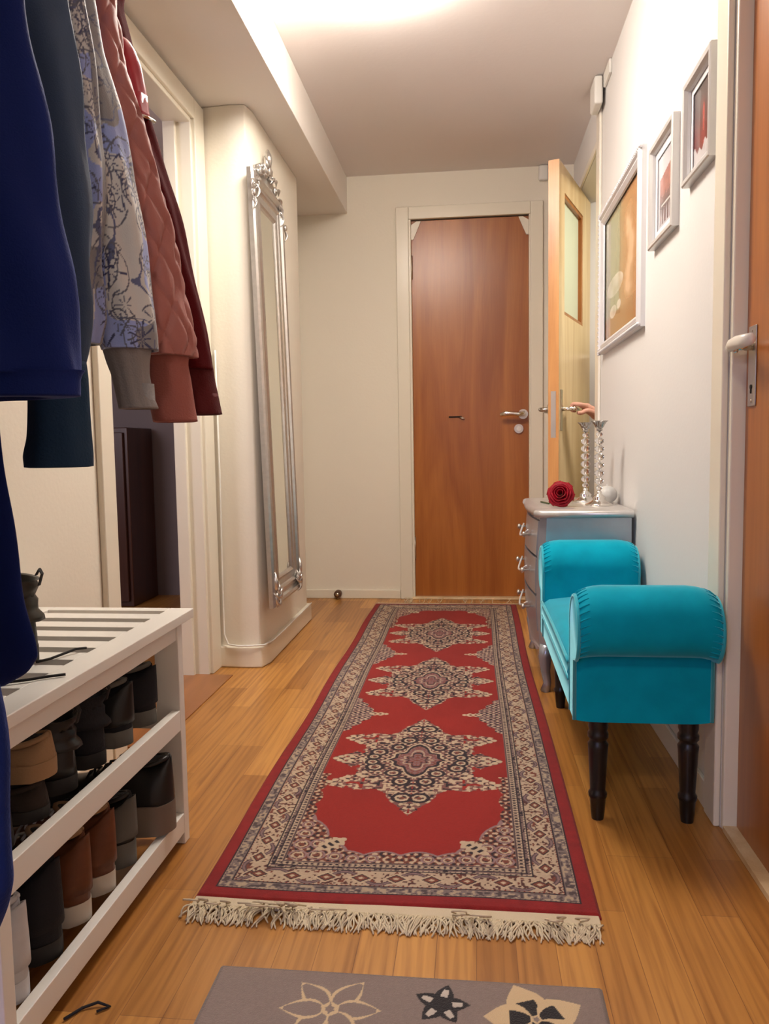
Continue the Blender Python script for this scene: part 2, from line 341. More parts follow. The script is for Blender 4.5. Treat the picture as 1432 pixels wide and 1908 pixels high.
# ------------------------------------------------------------------ open side door with glass
hx, hy = .548, 4.130; lx, ly = .326, 3.487
Lw = math.hypot(hx-lx, hy-ly); ux, uy = (hx-lx)/Lw, (hy-ly)/Lw; nx, ny = uy, -ux
def DP(s, z, t): return (lx+ux*s+nx*t, ly+uy*s+ny*t, z)
d = sroot('door_2', (hx, hy, 0)); T = .046
ws0, ws1, wz0, wz1 = .105, .50, 1.40, 1.92
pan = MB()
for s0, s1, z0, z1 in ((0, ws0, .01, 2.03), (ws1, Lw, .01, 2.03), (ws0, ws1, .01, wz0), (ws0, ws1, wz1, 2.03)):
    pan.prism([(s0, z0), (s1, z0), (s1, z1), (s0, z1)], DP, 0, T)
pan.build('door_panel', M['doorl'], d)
MB().prism([(-.0012, .01), (0, .01), (0, 2.03), (-.0012, 2.03)], DP, 0, T).build('edge_light_tone', M['edgetone'], d)  # same wood as the panel; the edge's different lighting is put into its colour
fr = MB()
for s0, s1, z0, z1 in ((ws0, ws0+.016, wz0, wz1), (ws1-.016, ws1, wz0, wz1), (ws0+.016, ws1-.016, wz0, wz0+.016), (ws0+.016, ws1-.016, wz1-.016, wz1)):
    fr.prism([(s0, z0), (s1, z0), (s1, z1), (s0, z1)], DP, .006, T-.004)
fr.build('glazing_bead', M['door'], d)
MB().prism([(ws0+.016, wz0+.016), (ws1-.016, wz0+.016), (ws1-.016, wz1-.016), (ws0+.016, wz1-.016)], DP, .02, .026).build('door_glass', M['glassf'], d)
MB().prism([(-.0025, .86), (.002, .86), (.002, 1.06), (-.0025, 1.06)], lambda a, b, t: DP(a, b, t), .012, .034).build('latch_plate', M['nickel'], d)
# inner lever handle (the one being held)
h = MB().prism([(.030, .89), (.060, .89), (.060, 1.07), (.030, 1.07)], DP, T, T+.004).build('handle_plate', M['nickel'], d, bevel=.002)
MB().tube([DP(.045, .985, T), DP(.045, .985, T+.052)], .009, 10).tube([DP(.040, .985, T+.052), DP(.075, .986, T+.055), DP(.15, .984, T+.052)], [.009, .009, .007], 10).build('lever', M['chrome'], h, smooth=True)
h = MB().tube([DP(.045, .985, 0), DP(.045, .985, -.010)], .024, 18).build('handle_rosette', M['nickel'], d, smooth=True)
MB().tube([DP(.045, .985, -.005), DP(.045, .985, -.045)], .009, 10).tube([DP(.043, .985, -.045), DP(.09, .985, -.05), DP(.15, .978, -.045)], [.009, .009, .006], 10).build('lever', M['nickel'], h, smooth=True)
for z in (.25, 1.75):
    MB().tube([DP(Lw+.006, z-.05, .004), DP(Lw+.006, z+.05, .004)], .008, 10).build('hinge', M['nickel'], d, smooth=True)

# ------------------------------------------------------------------ near wooden door on the right
d = sroot('door_3', (XR+.03, 1.2, 0))
MB().box((XR+.028, .86, .01), (XR+.07, 1.682, 2.03)).build('door_panel', M['door'], d, bevel=.002)
h = MB().box((XR+.0245, 1.622, .900), (XR+.028, 1.662, 1.058)).build('handle_plate', M['nickel'], d, bevel=.003)
MB().tube([(XR+.025, 1.640, 1.018), (XR-.010, 1.640, 1.018)], .0085, 14).tube([(XR-.004, 1.640, 1.018), (XR-.010, 1.640, 1.018)], .013, 14).build('spindle', M['chrome'], h, smooth=True)
MB().tube([(XR-.014, 1.650, 1.018), (XR-.018, 1.628, 1.020), (XR-.018, 1.60, 1.021), (XR-.016, 1.575, 1.020), (XR-.014, 1.53, 1.019)], [(.009, .010), (.010, .012), (.010, .013), (.010, .013), (.008, .011)], 14).build('lever_grip', M['knobp'], h, smooth=True)
MB().tube([(XR+.0245, 1.642, .938), (XR+.023, 1.642, .938)], .005, 10).box((XR+.0228, 1.6405, .925), (XR+.0245, 1.6435, .938)).build('keyhole', M['dark'], h)
for z in (1.048, .910): MB().tube([(XR+.025, 1.642, z), (XR+.0235, 1.642, z)], .003, 8).build('screw', M['nickel'], h)
MB().box((XR-.0, .86, 0), (XR+.10, 1.682, .012)).build('threshold', M['doorl'], d)

# ------------------------------------------------------------------ ceiling lamps, boxes, small wall things
t = thing('ceiling_lamp', 'round opal glass ceiling lamp glowing warm white at the top of the hall', 'ceiling lamp', (-.30, 2.33, HC))
MB().lathe([(.001, 0), (.20, 0), (.20, -.03), (.001, -.03)], (-.30, 2.33, HC), 40).build('lamp_base', M['plastic'], t, smooth=False)
MB().lathe([(.235, -.010), (.262, -.028), (.270, -.046), (.264, -.062), (.240, -.080), (.18, -.100), (.10, -.114), (.001, -.120)], (-.30, 2.33, HC), 48).build('lamp_shade', M['opal'], t, smooth=True)
t = thing('entrance_fill_lamp', 'small glowing opal bowl added as warm fill above the entrance behind the viewer', 'ceiling lamp', (-.20, -.55, HC))  # out-of-view shade added to go with the warm fill
MB().lathe([(.15, -.002), (.17, -.03), (.15, -.07), (.08, -.09), (.001, -.095)], (-.20, -.55, HC), 32).build('lamp_shade', M['opal2'], t, smooth=True)
o = MB().lathe([(.001, 0), (.11, 0), (.25, -.04), (.001, -.045)], (1.25, 3.3, HC), 32).build('side_room_ceiling_lamp', M['opal2'], smooth=True); tag(o, 'ceiling lamp of the room through the right doorway', 'ceiling lamp')
t = thing('junction_box', 'white plastic junction box high on the right wall above the conduit', 'junction box', (XR-.02, 3.3, 2.17))
MB().box((XR-.045, 3.25, 2.155), (XR-.012, 3.37, 2.262)).build('box_cover', M['plastic'], t, bevel=.008)
MB().box((XR-.012, 3.12, 2.21), (XR, 3.25, 2.262)).build('back_plate', M['plastic'], t, bevel=.004)
o = MB().box((.345, YB-.03, 2.185), (.395, YB, 2.262)).build('wall_sensor', M['plastic'], bevel=.01); tag(o, 'small white rounded sensor box high on the far wall by the open door', 'sensor')
t = thing('door_stop', 'small brown rubber door stop at the foot of the far wall', 'door stop', (-.744, YB-.03, 0))
MB().tube([(-.744, YB-.014, .03), (-.744, YB-.055, .03)], [.020, .020], 16).build('rubber_buffer', M['brownr'], t, smooth=True, bevel=.002)
MB().tube([(-.744, YB-.055, .03), (-.744, YB-.062, .03)], [.011, .009], 16).tube([(-.744, YB-.035, .0), (-.744, YB-.035, .02)], .008, 10).build('buffer_screw', M['nickel'], t, smooth=True)
t = thing('pennant', 'dark blue triangular cloth hanging in the room behind the open door', 'pennant', (.66, 4.22, 1.2))
MB().prism([(.56, 1.285), (.74, 1.285), (.66, 1.13)], lambda a, b, dd: (a+.045, dd, b), 4.225, 4.222).build('pennant_cloth', M['blue'], t)
MB().tube([(.60, 4.2235, 1.287), (.80, 4.2235, 1.287)], .004, 8).build('pennant_rod', M['nickel'], t)
pts = [(XL+.03, 2.862, 1.2), (XL+.034, 2.856, .7), (XL+.03, 2.858, .3), (XL+.033, 2.85, .13), (XL+.05, 2.842, .092), (-.89, 2.838, .0875), (-.84, 2.837, .089), (-.79, 2.85, .09), (-.778, 2.92, .0885), (-.775, 3.1, .089), (-.778, 3.4, .088), (-.778, 3.66, .088)]
o = MB().tube(pts, .0035, 8).build('cable', M['plastic'], smooth=True); tag(o, 'thin white cable running down the casing and along the column baseboard', 'cable')

# ------------------------------------------------------------------ rug
def hsh(*a): 
    x = np.sin(sum(k*v for k, v in zip((127.1, 311.7, 74.7), a)))*43758.5453; return x-np.floor(x)
def vnoise(x, y, s):
    X, Y = x*s, y*s; i, j = np.floor(X), np.floor(Y); u, v = X-i, Y-j; u = u*u*(3-2*u); v = v*v*(3-2*v)
    return (hsh(i, j)*(1-u)+hsh(i+1, j)*u)*(1-v)+(hsh(i, j+1)*(1-u)+hsh(i+1, j+1)*u)*v
CR = np.array(srgb(182, 160, 134)); MV = np.array(srgb(124, 98, 98)); NB = np.array(srgb(38, 26, 34)); RD = np.array(srgb(138, 25, 16)); BR = np.array(srgb(112, 58, 44)); GY = np.array(srgb(118, 102, 98)); DR = np.array(srgb(128, 22, 22))
def put(C, mask, col): C[mask] = col
def dense(x, y, C, mask, light=CR, darkc=NB, midc=MV, s=1.0, sym=True):
    ax = np.abs(x)
    a = np.sin(ax*s*420)*np.sin(y*s*360)+.7*np.sin((ax+y)*s*250)*np.sin((ax-y)*s*280)
    g = vnoise(ax, y, 160*s)
    v = a+1.1*(g-.5)
    put(C, mask, midc)
    put(C, mask & (v > .42), light); put(C, mask & (v < -.50), darkc); put(C, mask & (np.abs(v-.05) < .10), BR)
def rug_colors(x, y, hw, hl):
    C = np.empty(x.shape+(3,)); C[:] = RD
    ax, ay = np.abs(x), np.abs(y)
    e = np.minimum(hw-ax, hl-ay)                     # distance from edge
    side = (hw-ax) < (hl-ay)                          # on the long borders
    along = np.where(side, y, x)
    # --- field
    fld = e > .138
    n = vnoise(x, y, 9); C[fld] = (RD*(.88+.22*n[..., None]))[fld]
    # spandrels: scalloped dark corners and side lobes
    fw, fl = hw-.138, hl-.138
    dx, dy = fw-ax, fl-ay
    scal = .010*np.abs(np.sin(x*42))+.010*np.abs(np.sin(y*42))
    corner = (dx/.125+dy/.20 < 1.0+scal*8) | (dy < .026+scal) | (dx < .012+scal*.8) & (dy < .42) | ((dx-.04)**2+(dy-.05)**2 < .062**2)
    m = fld & corner; dense(x, y, C, m, light=CR, darkc=NB, midc=BR, s=.8)
    m2 = fld & ~corner & ((dx/.125+dy/.20 < 1.06+scal*8) | (dy < .030+scal)); put(C, m2, MV*1.2)
    for k_, (qx, qy, qr) in enumerate(((.022, .022, .017), (.060, .025, .017), (.022, .065, .017), (.098, .022, .014), (.020, .110, .015), (.055, .070, .015), (.135, .018, .012), (.175, .018, .012), (.018, .150, .012))):
        q = np.hypot(dx-qx, dy-qy); put(C, fld & (np.abs(q-qr) < .0022), MV*1.25); put(C, fld & (q < qr*.72) & (q > qr*.5), CR); put(C, fld & (q < qr*.3), BR)
    for sy in (-.352, .352):
        yy = np.abs(y-sy)
        lobe = dx < .075*(1-yy/.15)+.012*np.abs(np.cos(yy*70))
        dense(x, y, C, fld & lobe & (yy < .15), light=CR, darkc=NB, midc=MV, s=.8)
    # cream palmettes pointing into the field
    def tipshape(px, py, cx, cy, ang, ln, wd):
        c, s_ = math.cos(ang), math.sin(ang); a = (px-cx)*c+(py-cy)*s_; b = -(px-cx)*s_+(py-cy)*c
        tt = np.clip(a/ln, 0, 1); w_ = wd*(np.sin(tt*PI)**.6)*(1+.25*np.cos(a*330))
        return (a > 0) & (a < ln) & (np.abs(b) < w_), (a > ln*.2) & (a < ln*.8) & (np.abs(b) < w_*.35) & (np.sin(a*400) > 0)
    for sy in (-.352, .352):
        q, k = tipshape(ax, y, .175, sy, PI, .062, .013); put(C, fld & q, CR); put(C, fld & k, BR)
    q, k = tipshape(ax, ay, .175, fl-.045, PI+.75, .075, .020); put(C, fld & q, CR); put(C, fld & k, NB)
    # medallions
    for sy in (-.703, 0, .703):
        X, Y = ax, y-sy; AY = np.abs(Y)
        dia = X/.135+AY/.315 + .05*np.sin((X-AY)*190)
        core = np.maximum(X/.155, AY/.20) ; 
        STAR = [(0, .318), (.022, .275), (.050, .235), (.062, .200), (.085, .178), (.135, .185), (.205, .165), (.185, .120), (.140, .095), (.150, .062), (.185, .035), (.218, .012), (.222, 0), (0, 0)]
        inside = np.zeros(X.shape, bool); jx = X+.007*(vnoise(X, AY, 150)-.5); jy = AY+.010*(vnoise(X+5, AY, 150)-.5)
        for k_ in range(len(STAR)):
            (xa, ya), (xb, yb) = STAR[k_], STAR[k_-1]
            if ya == yb: continue
            cr_ = ((ya > jy) != (yb > jy)) & (jx < (xb-xa)*(jy-ya)/(yb-ya)+xa); inside ^= cr_
        gl = vnoise(X, AY, 120); gl2 = vnoise(X+9, AY, 75)
        outer = fld & inside; put(C, outer, BR*.6+MV*.4); put(C, outer & (gl > .60), CR); put(C, outer & (gl < .26), NB); put(C, outer & (gl2 < .28) & (X > .12), RD)
        body = (dia < 1) & inside
        blk = ((X/.165)**2+(AY/.105)**2 < 1+.12*np.sin(np.arctan2(AY, X)*14))
        arms = np.zeros_like(body); arml = np.zeros_like(body)
        for (tx, ty, wd) in ((.205, .155, .026), (.215, .0, .022)):
            L_ = math.hypot(tx, ty); c, s_ = tx/L_, ty/L_; a = X*c+AY*s_; b = -X*s_+AY*c
            w_ = wd*.75*(1.35-a/L_)*(1+.45*np.sin(a*200))+.003
            q = (a > .05) & (a < L_) & (np.abs(b) < w_); arms |= q
            for fk in (.62, .80, .94):
                fx, fy = tx*fk, ty*fk
                for ox, oy in ((0, .012), (0, -.012), (.012, 0)):
                    arml |= ((X-fx-ox)**2+(AY-fy-oy)**2) < .0080**2
        m = fld & (body | blk | arms)
        dense(x, Y, C, m, light=CR, darkc=NB, midc=BR*.5+MV*.5, s=.85)
        put(C, fld & arml, CR)
        for (tx, ty) in ((.205, .155), (.215, .0)):
            for fk in (.62, .80, .94):
                put(C, fld & (((X-tx*fk)**2+(AY-ty*fk)**2) < .0035**2), NB)
        # outlines
        edge = fld & (body | blk) & ~(arms) & ((np.abs(dia-.93) < .05) & ~blk); put(C, edge & (np.sin(AY*300) > -.3), CR)
        r = X/.070+AY/.098
        ring = fld & (r < 1.0) ; dense(x, Y, C, ring, light=MV, darkc=BR, midc=MV*.7+RD*.3, s=1.0)
        w2 = r+.10*np.sin(np.arctan2(AY, X)*8)
        put(C, fld & (np.abs(w2-1.02) < .07), NB); put(C, fld & (np.abs(w2-1.15) < .04), CR)
        put(C, fld & (np.abs(w2-.62) < .05), CR*.7+MV*.3); put(C, fld & (np.abs(w2-.45) < .04), NB)
        # curls around the core
        for cx, cy, rr in ((.105, .050, .021), (.055, .085, .018), (.115, .018, .016), (.03, .135, .020), (.04, .205, .0), (.02, .225, .022)):
            if rr == 0: continue
            q = np.sqrt((X-cx)**2+(AY-cy)**2); put(C, fld & (np.abs(q-rr) < .0042), NB); put(C, fld & (np.abs(q-rr*.62) < .0022), CR); put(C, fld & (q < rr*.25), BR)
        q = np.sqrt((X/1.2)**2+(AY-.165)**2); put(C, fld & (q < .018) & (q > .012), NB)
    # --- borders
    def band(a, b): return (e > a) & (e <= b)
    put(C, band(-1, .030), DR)
    C[band(-1, .030)] = (DR*(.9+.2*vnoise(x, y, 60)[..., None]))[band(-1, .030)]
    put(C, band(.030, .056), GY)
    g = vnoise(x, y, 170); put(C, band(.034, .052) & (g > .62), CR*.8); put(C, band(.034, .052) & (g < .32), NB*.7+GY*.3)
    for a in (.030, .054): put(C, band(a, a+.0025), NB)
    for a in (.033, .057): put(C, band(a, a+.002) & (np.sin(along*700) > -.4), CR*.75+MV*.25)
    mb = band(.058, .108); bc = (e-.083)
    put(C, mb, CR*.85+MV*.15)
    g = vnoise(along, e, 190); g2 = vnoise(along+7, e, 130)
    put(C, mb & (g > .68), NB*.6+BR*.4); put(C, mb & (g2 > .80), BR)
    vine = np.abs(bc-.021*np.sin(along*2*PI/.135)); put(C, mb & (vine < .0052), NB*.7+MV*.3); put(C, mb & (vine < .0022), MV)
    ph = np.mod(along+.0675/2, .0675)-.0675/2; sgn = np.where(np.mod(np.floor((along+.0675/2)/.0675), 2) == 0, 1, -1)
    dm = np.abs(ph)/.019+np.abs(bc)/.014; put(C, mb & (dm < 1.35), CR)
    put(C, mb & (dm < 1), NB); put(C, mb & (dm < .78), BR); put(C, mb & (dm < .35), CR)
    put(C, band(.108, .138), GY*.75+BR*.25)
    for a in (.108, .119, .1345): put(C, band(a, a+.0028), NB)
    for a in (.1115, .1225, .1318): put(C, band(a, a+.0024) & (np.sin(along*600) > -.5), CR)
    g = vnoise(x, y, 210); put(C, band(.113, .119) & (g > .65), NB); put(C, band(.125, .132) & (np.sin(along*500) > .5), NB); put(C, band(.125, .132) & (np.sin(along*500) < -.3), CR*.8)
    # woven texture
    w_ = .90+.16*vnoise(x, y, 420)+.06*vnoise(x, y, 5); C *= w_[..., None]
    return C
def grid_slab(nx_, ny_, fx, cols, name, m, parent, thick):
    """top surface grid plus skirt, fx(i,j)->xyz arrays"""
    P = fx; nv = nx_*ny_
    v = P.reshape(-1, 3); idx = np.arange(nv).reshape(ny_, nx_)
    q = np.stack([idx[:-1, :-1], idx[:-1, 1:], idx[1:, 1:], idx[1:, :-1]], -1).reshape(-1, 4)
    per = np.concatenate([idx[0, :], idx[1:, -1], idx[-1, -2::-1], idx[-2:0:-1, 0]])
    low = v[per].copy(); low[:, 2] = 0.0005; k = len(per)
    v2 = np.concatenate([v, low]); li = nv+np.arange(k)
    sk = np.stack([per, li, np.roll(li, -1), np.roll(per, -1)], -1)
    F = np.concatenate([q, sk]); c2 = np.concatenate([cols.reshape(-1, 3), cols.reshape(-1, 3)[per]])
    me = bpy.data.meshes.new(name); L = parent.location if parent else Vector((0, 0, 0))
    v2 = v2-np.array([L.x, L.y, L.z])
    me.vertices.add(len(v2)); me.vertices.foreach_set('co', v2.astype(np.float32).ravel())
    me.loops.add(F.size); me.loops.foreach_set('vertex_index', F.astype(np.int32).ravel())
    me.polygons.add(len(F)); me.polygons.foreach_set('loop_start', (np.arange(len(F))*4).astype(np.int32))
    me.update(calc_edges=True); me.validate()
    ca = me.color_attributes.new('Col', 'FLOAT_COLOR', 'POINT'); a = np.ones((len(v2), 4), np.float32); a[:, :3] = c2; ca.data.foreach_set('color', a.ravel())
    me.materials.append(m); me.polygons.foreach_set('use_smooth', np.ones(len(F), bool))
    o = bpy.data.objects.new(name, me); COL.objects.link(o)
    if parent: o.parent = parent
    return o
RX, RY0, RY1 = -.151, 1.338, 4.055; RHW, RHL = .369, (RY1-RY0)/2; RYC = (RY0+RY1)/2
rug = thing('runner_rug', 'long red oriental runner rug with three star medallions on the parquet', 'rug', (RX, RYC, 0))
step = .0016; gx = np.linspace(-RHW, RHW, int(2*RHW/step)+1); gy = np.linspace(-RHL, RHL, int(2*RHL/step)+1)
X, Y = np.meshgrid(gx, gy); Cc = rug_colors(X, Y, RHW, RHL)
bend = -.010*np.exp(-((Y-.25)/.55)**2)*(X > 0)+.003*np.sin(Y*7+1)*(X < 0)
edge = np.minimum(RHW-np.abs(X), RHL-np.abs(Y))
Z = .009*np.clip(edge/.006, .15, 1)**.5+.0012*vnoise(X+3, Y+9, 11)*np.clip(edge/.02, 0, 1)
P = np.stack([X+RX+bend*(X/RHW), Y+RYC+.004*np.sin(X*9), Z], -1)
grid_slab(len(gx), len(gy), P, Cc, 'rug_pile', vcol('rug_wool', .97, .04, .6, 700), rug, .009)
MB().box((RX-RHW+.004, RY0-.026, .0005), (RX+RHW-.004, RY0+.004, .006)).build('hem', M['hem'], rug, bevel=.002)
MB().box((RX-RHW+.004, RY1-.004, .0005), (RX+RHW-.004, RY1+.018, .006)).build('hem', M['hem'], rug, bevel=.002)
def strands(y0, sgn, n, ln, curl):
    f = MB()
    for i in range(n):
        x = RX-RHW+.004+(2*RHW-.008)*i/(n-1)+random.uniform(-.003, .003); L_ = ln*random.uniform(.7, 1.15)
        sl = .012*math.sin(i*.07)+.02*random.uniform(-1, 1); zz = random.uniform(.003, .010); k = random.uniform(.3, 1)*curl
        loop = curl > 0 and (random.random() < .05 or 45 < i*240/n < 62 and random.random() < .4)
        pts = []
        for j in range(7):
            t_ = j/6
            z = .004+zz*math.sin(PI*t_)*k*1.2+(.002 if t_ < .1 else 0)
            if loop: p = (x+sl*t_*1.5+.012*math.sin(t_*6), y0+sgn*L_*math.sin(t_*PI*.95)*.8+.01*t_, .010+.022*math.sin(PI*t_))
            else: p = (x+sl*t_+.004*math.sin(t_*5+i), y0+sgn*L_*t_, max(.0025, z*(1-.5*t_)))
            pts.append(p)
        f.tube(pts, [.0017]*6+[.0012], 5)
    return f
strands(RY0-.024, -1, 430, .047, 1).build('fringe', M['fringe'], rug, smooth=True, kind='stuff')
strands(RY1+.016, 1, 200, .022, .5).build('fringe', M['fringe'], rug, smooth=True, kind='stuff')

# ------------------------------------------------------------------ doormat
mat_t = thing('doormat', 'grey-taupe doormat with cream and black flowers at the bottom of the picture', 'doormat', (-.11, .90, 0))
mx0, mx1, my0, my1 = -.408, .190, .62, 1.157
gx = np.linspace(mx0, mx1, 400); gy = np.linspace(my0, my1, 360); X, Y = np.meshgrid(gx, gy)
TG = np.array(srgb(132, 115, 106)); KC = np.array(srgb(205, 178, 138)); KB = np.array(srgb(26, 20, 20)); KW = np.array(srgb(190, 178, 165))
C = np.empty(X.shape+(3,)); C[:] = TG; C *= (.93+.14*vnoise(X, Y, 300))[..., None]
def petal(cx, cy, ang, ln, wd, r0=.006):
    c, s_ = math.cos(ang), math.sin(ang); a = (X-cx)*c+(Y-cy)*s_-r0; b = -(X-cx)*s_+(Y-cy)*c; t_ = np.clip(a/ln, 0, 1)
    w_ = wd*np.sin(PI*t_**.75); return (a > 0) & (a < ln), np.abs(b)/np.maximum(w_, 1e-6), t_
def outline_flower(cx, cy, R_, col, angs, wd=.021, k=.72):
    for a in angs:
        i, r_, t_ = petal(cx, cy, a, R_, wd); put(C, i & (r_ < 1), col)
        put(C, i & (r_ < k) & (t_ > .10) & (t_ < .90), TG)
outline_flower(-.215, 1.072, .070, KC, [math.radians(d_) for d_ in (135, 55, 2, -55, -128, 183)])
for a in (78, 2, -58, -128, 155):
    i, r_, t_ = petal(-.052, 1.097, math.radians(a), .040, .014, .003); put(C, i & (r_ < 1), KB); put(C, i & (r_ < .38) & (t_ > .32) & (t_ < .72), KW)
put(C, (X+.052)**2+(Y-1.097)**2 < .007**2, KB)
for a in (112, 28, -45, -120, 180):
    i, r_, t_ = petal(.085, 1.078, math.radians(a), .072, .030, .004); put(C, i & (r_ < 1), KC); put(C, i & (r_ < .5) & (t_ < .48) & (t_ > .05), KB)
for cx, cy, R_, col in ((-.30, .90, .06, KB), (-.08, .92, .07, KC), (.10, .86, .05, KB), (-.22, .74, .07, KC), (.05, .72, .06, KC)):
    outline_flower(cx, cy, R_, col, [math.radians(20+72*i) for i in range(5)])
e = np.minimum(np.minimum(X-mx0, mx1-X), np.minimum(Y-my0, my1-Y)); C[e < .006] = TG*.8
Z = .0065*np.clip(e/.004, .2, 1)
grid_slab(400, 360, np.stack([X, Y, Z], -1), C, 'mat_surface', vcol('doormat_loop_pile', .95, .2, .8, 500), mat_t, .006)

# ------------------------------------------------------------------ upholstered bench
b = thing('upholstered_bench', 'turquoise velvet bench with two rolled arms and black turned legs', 'bench', (.36, 2.1, 0))
BX0, BX1 = .212, .506
def arm(yc, sg):
    """scroll arm: roll outward (sg=-1 toward the viewer end, +1 far end)"""
    a = MB(); R_ = .077; zc = .452; prof = []
    yi = yc-sg*.062                               # inner face
    cy = yc+sg*.012
    # profile in (y, z): inner face up, over the roll, under it, panel down
    prof += [(yi, .228), (yi, .40)]
    if sg < 0: an = [(-.25+ (PI*1.42)*i/22) for i in range(23)]
    else: an = [PI+.25-(PI*1.42)*i/22 for i in range(23)]
    prof += [(cy+R_*math.cos(t_), zc+R_*math.sin(t_)) for t_ in an]
    yo = yc+sg*.010
    prof += [(yo, .375), (yo, .228)]
    return prof
for yc, sg in ((1.705, -1), (2.500, 1)):
    pr = arm(yc, sg); pr_ = pr if sg > 0 else pr[::-1]
    rs = []
    KE = ((.0, .895), (.004, .918), (.010, .942), (.018, .962), (.028, .980), (.042, .993), (.060, 1.0))
    def kf(dx): return float(np.interp(dx, [q_[0] for q_ in KE], [q_[1] for q_ in KE]))
    for x, sc in [(BX0+.001+a_, b_) for a_, b_ in KE]+[(BX1-.001-a_, b_) for a_, b_ in KE[::-1]]:
        cyy = sum(p[0] for p in pr_)/len(pr_)
        ring = []
        for (yy, zz) in pr_:
            k = sc
            ring.append((x, cyy+(yy-cyy)*k, .228+(zz-.228)*k+(1-k)*.06))
        rs.append(ring)
    a = MB().rings(rs).build('arm_rest', M['velvet'], b, smooth=True); smooth_angle(a, 50)
    for x in (BX0+.003, BX1-.003):
        cyy = sum(p[0] for p in pr_)/len(pr_); k = kf(.002)
        pts = [(x, cyy+(yy-cyy)*k, .228+(zz-.228)*k+(1-k)*.06) for yy, zz in pr_]
        MB().tube(pts, .0042, 8).build('piping', M['piping'], a, smooth=True)
    # gathered pleats along the roll ends
    for x, dx_ in ((BX0+.008, .016), (BX1-.008, -.016)):
        pl = MB()
        for (yy, zz) in pr_[3:24]:
            def pk(dx_a): k = kf(dx_a); return (cyy+(yy-cyy)*k, .228+(zz-.228)*k+(1-k)*.06)
            sgx = 1 if dx_ > 0 else -1; e0 = BX0 if dx_ > 0 else BX1
            pl.tube([(e0+sgx*q_, *pk(q_)) for q_ in (.006, .014, .026)], [.0022, .0018, .0007], 5)
        pl.build('gathering', M['velvet'], a, smooth=True)
s = MB(); n = 15; top = []
sy0, sy1 = 1.768, 2.440
o = MB().box((BX0+.002, sy0, .228), (BX1-.002, sy1, .315)).build('seat_base', M['velvet'], b, bevel=.008)
rs = []
for i in range(17):
    t_ = i/16; yy = sy0+(sy1-sy0)*t_; crown = .012*math.sin(PI*t_)
    ring = [(BX0, yy, .300), (BX0-.004, yy, .318), (BX0, yy, .338+crown*.5), (BX0+.02, yy, .352+crown), (BX0+.10, yy, .362+crown), (BX1-.10, yy, .362+crown), (BX1-.02, yy, .352+crown), (BX1, yy, .335), (BX1, yy, .300)]
    rs.append(ring)
se = MB().rings(rs).build('seat', M['velvet'], b, smooth=True); smooth_angle(se, 60)
MB().tube([(BX0-.002, sy0+(sy1-sy0)*i/16, .343+.005*math.sin(PI*i/16)) for i in range(17)], .004, 8).build('piping', M['piping'], se, smooth=True)
MB().tube([(BX0, sy0+(sy1-sy0)*i/16, .302) for i in range(17)], .004, 8).build('piping', M['piping'], se, smooth=True)
LP = [(.0001, 0), (.0130, 0), (.0155, .02), (.0175, .048), (.0200, .052), (.0205, .060), (.0165, .066), (.0170, .075), (.0215, .16), (.0225, .172), (.0180, .178), (.0185, .183), (.0225, .187), (.0225, .196), (.0190, .202), (.0215, .210), (.0215, .234), (.0001, .234)]
for x in (.270, .462):
    for y in (1.722, 2.468):
        l_ = MB().lathe(LP, (x, y, 0), 24).build('leg', M['black'], b, smooth=True); smooth_angle(l_, 50)

# ------------------------------------------------------------------ dresser
dr = thing('chest_of_drawers', 'small silver chest of three drawers behind the turquoise bench', 'chest of drawers', (.38, 2.92, 0))
DY0, DY1 = 2.61, 3.225
def bow(y, z):   # how far the front swells toward the hall
    t_ = (y-DY0)/(DY1-DY0); return .020*math.sin(PI*min(1, max(0, t_)))+.012*math.sin(PI*min(1, max(0, (z-.14)/.45)))
ys = np.linspace(DY0+.028, DY1-.028, 15); zs = np.linspace(.135, .59, 14)
rs = []
for z in zs:
    ring = [(.512, DY0, z), (.240-bow(DY0, z)*.5, DY0, z), (.222-bow(DY0+.02, z), DY0+.022, z)]
    ring += [(.232-bow(y, z), y, z) for y in ys]
    ring += [(.222-bow(DY1-.02, z), DY1-.022, z), (.240-bow(DY1, z)*.5, DY1, z), (.512, DY1, z)]
    rs.append(ring)
cb = MB().rings(rs).build('carcass', M['dres'], dr, smooth=True); smooth_angle(cb, 35)
def topring(g, z):
    r = [(.516, DY0-g, z), (.236-g, DY0-g, z), (.214-g, DY0+.03-g*.4, z)]
    r += [(.226-g-.020*math.sin(PI*(y-DY0)/(DY1-DY0)), y, z) for y in ys]
    r += [(.214-g, DY1-.03+g*.4, z), (.236-g, DY1+g, z), (.516, DY1+g, z)]
    return r
tp = MB().rings([topring(.004, .589), topring(.012, .592), topring(.016, .600), (topring(.013, .611)), topring(.006, .615)]).build('dresser_top', M['drest'], dr, smooth=True); smooth_angle(tp, 60)
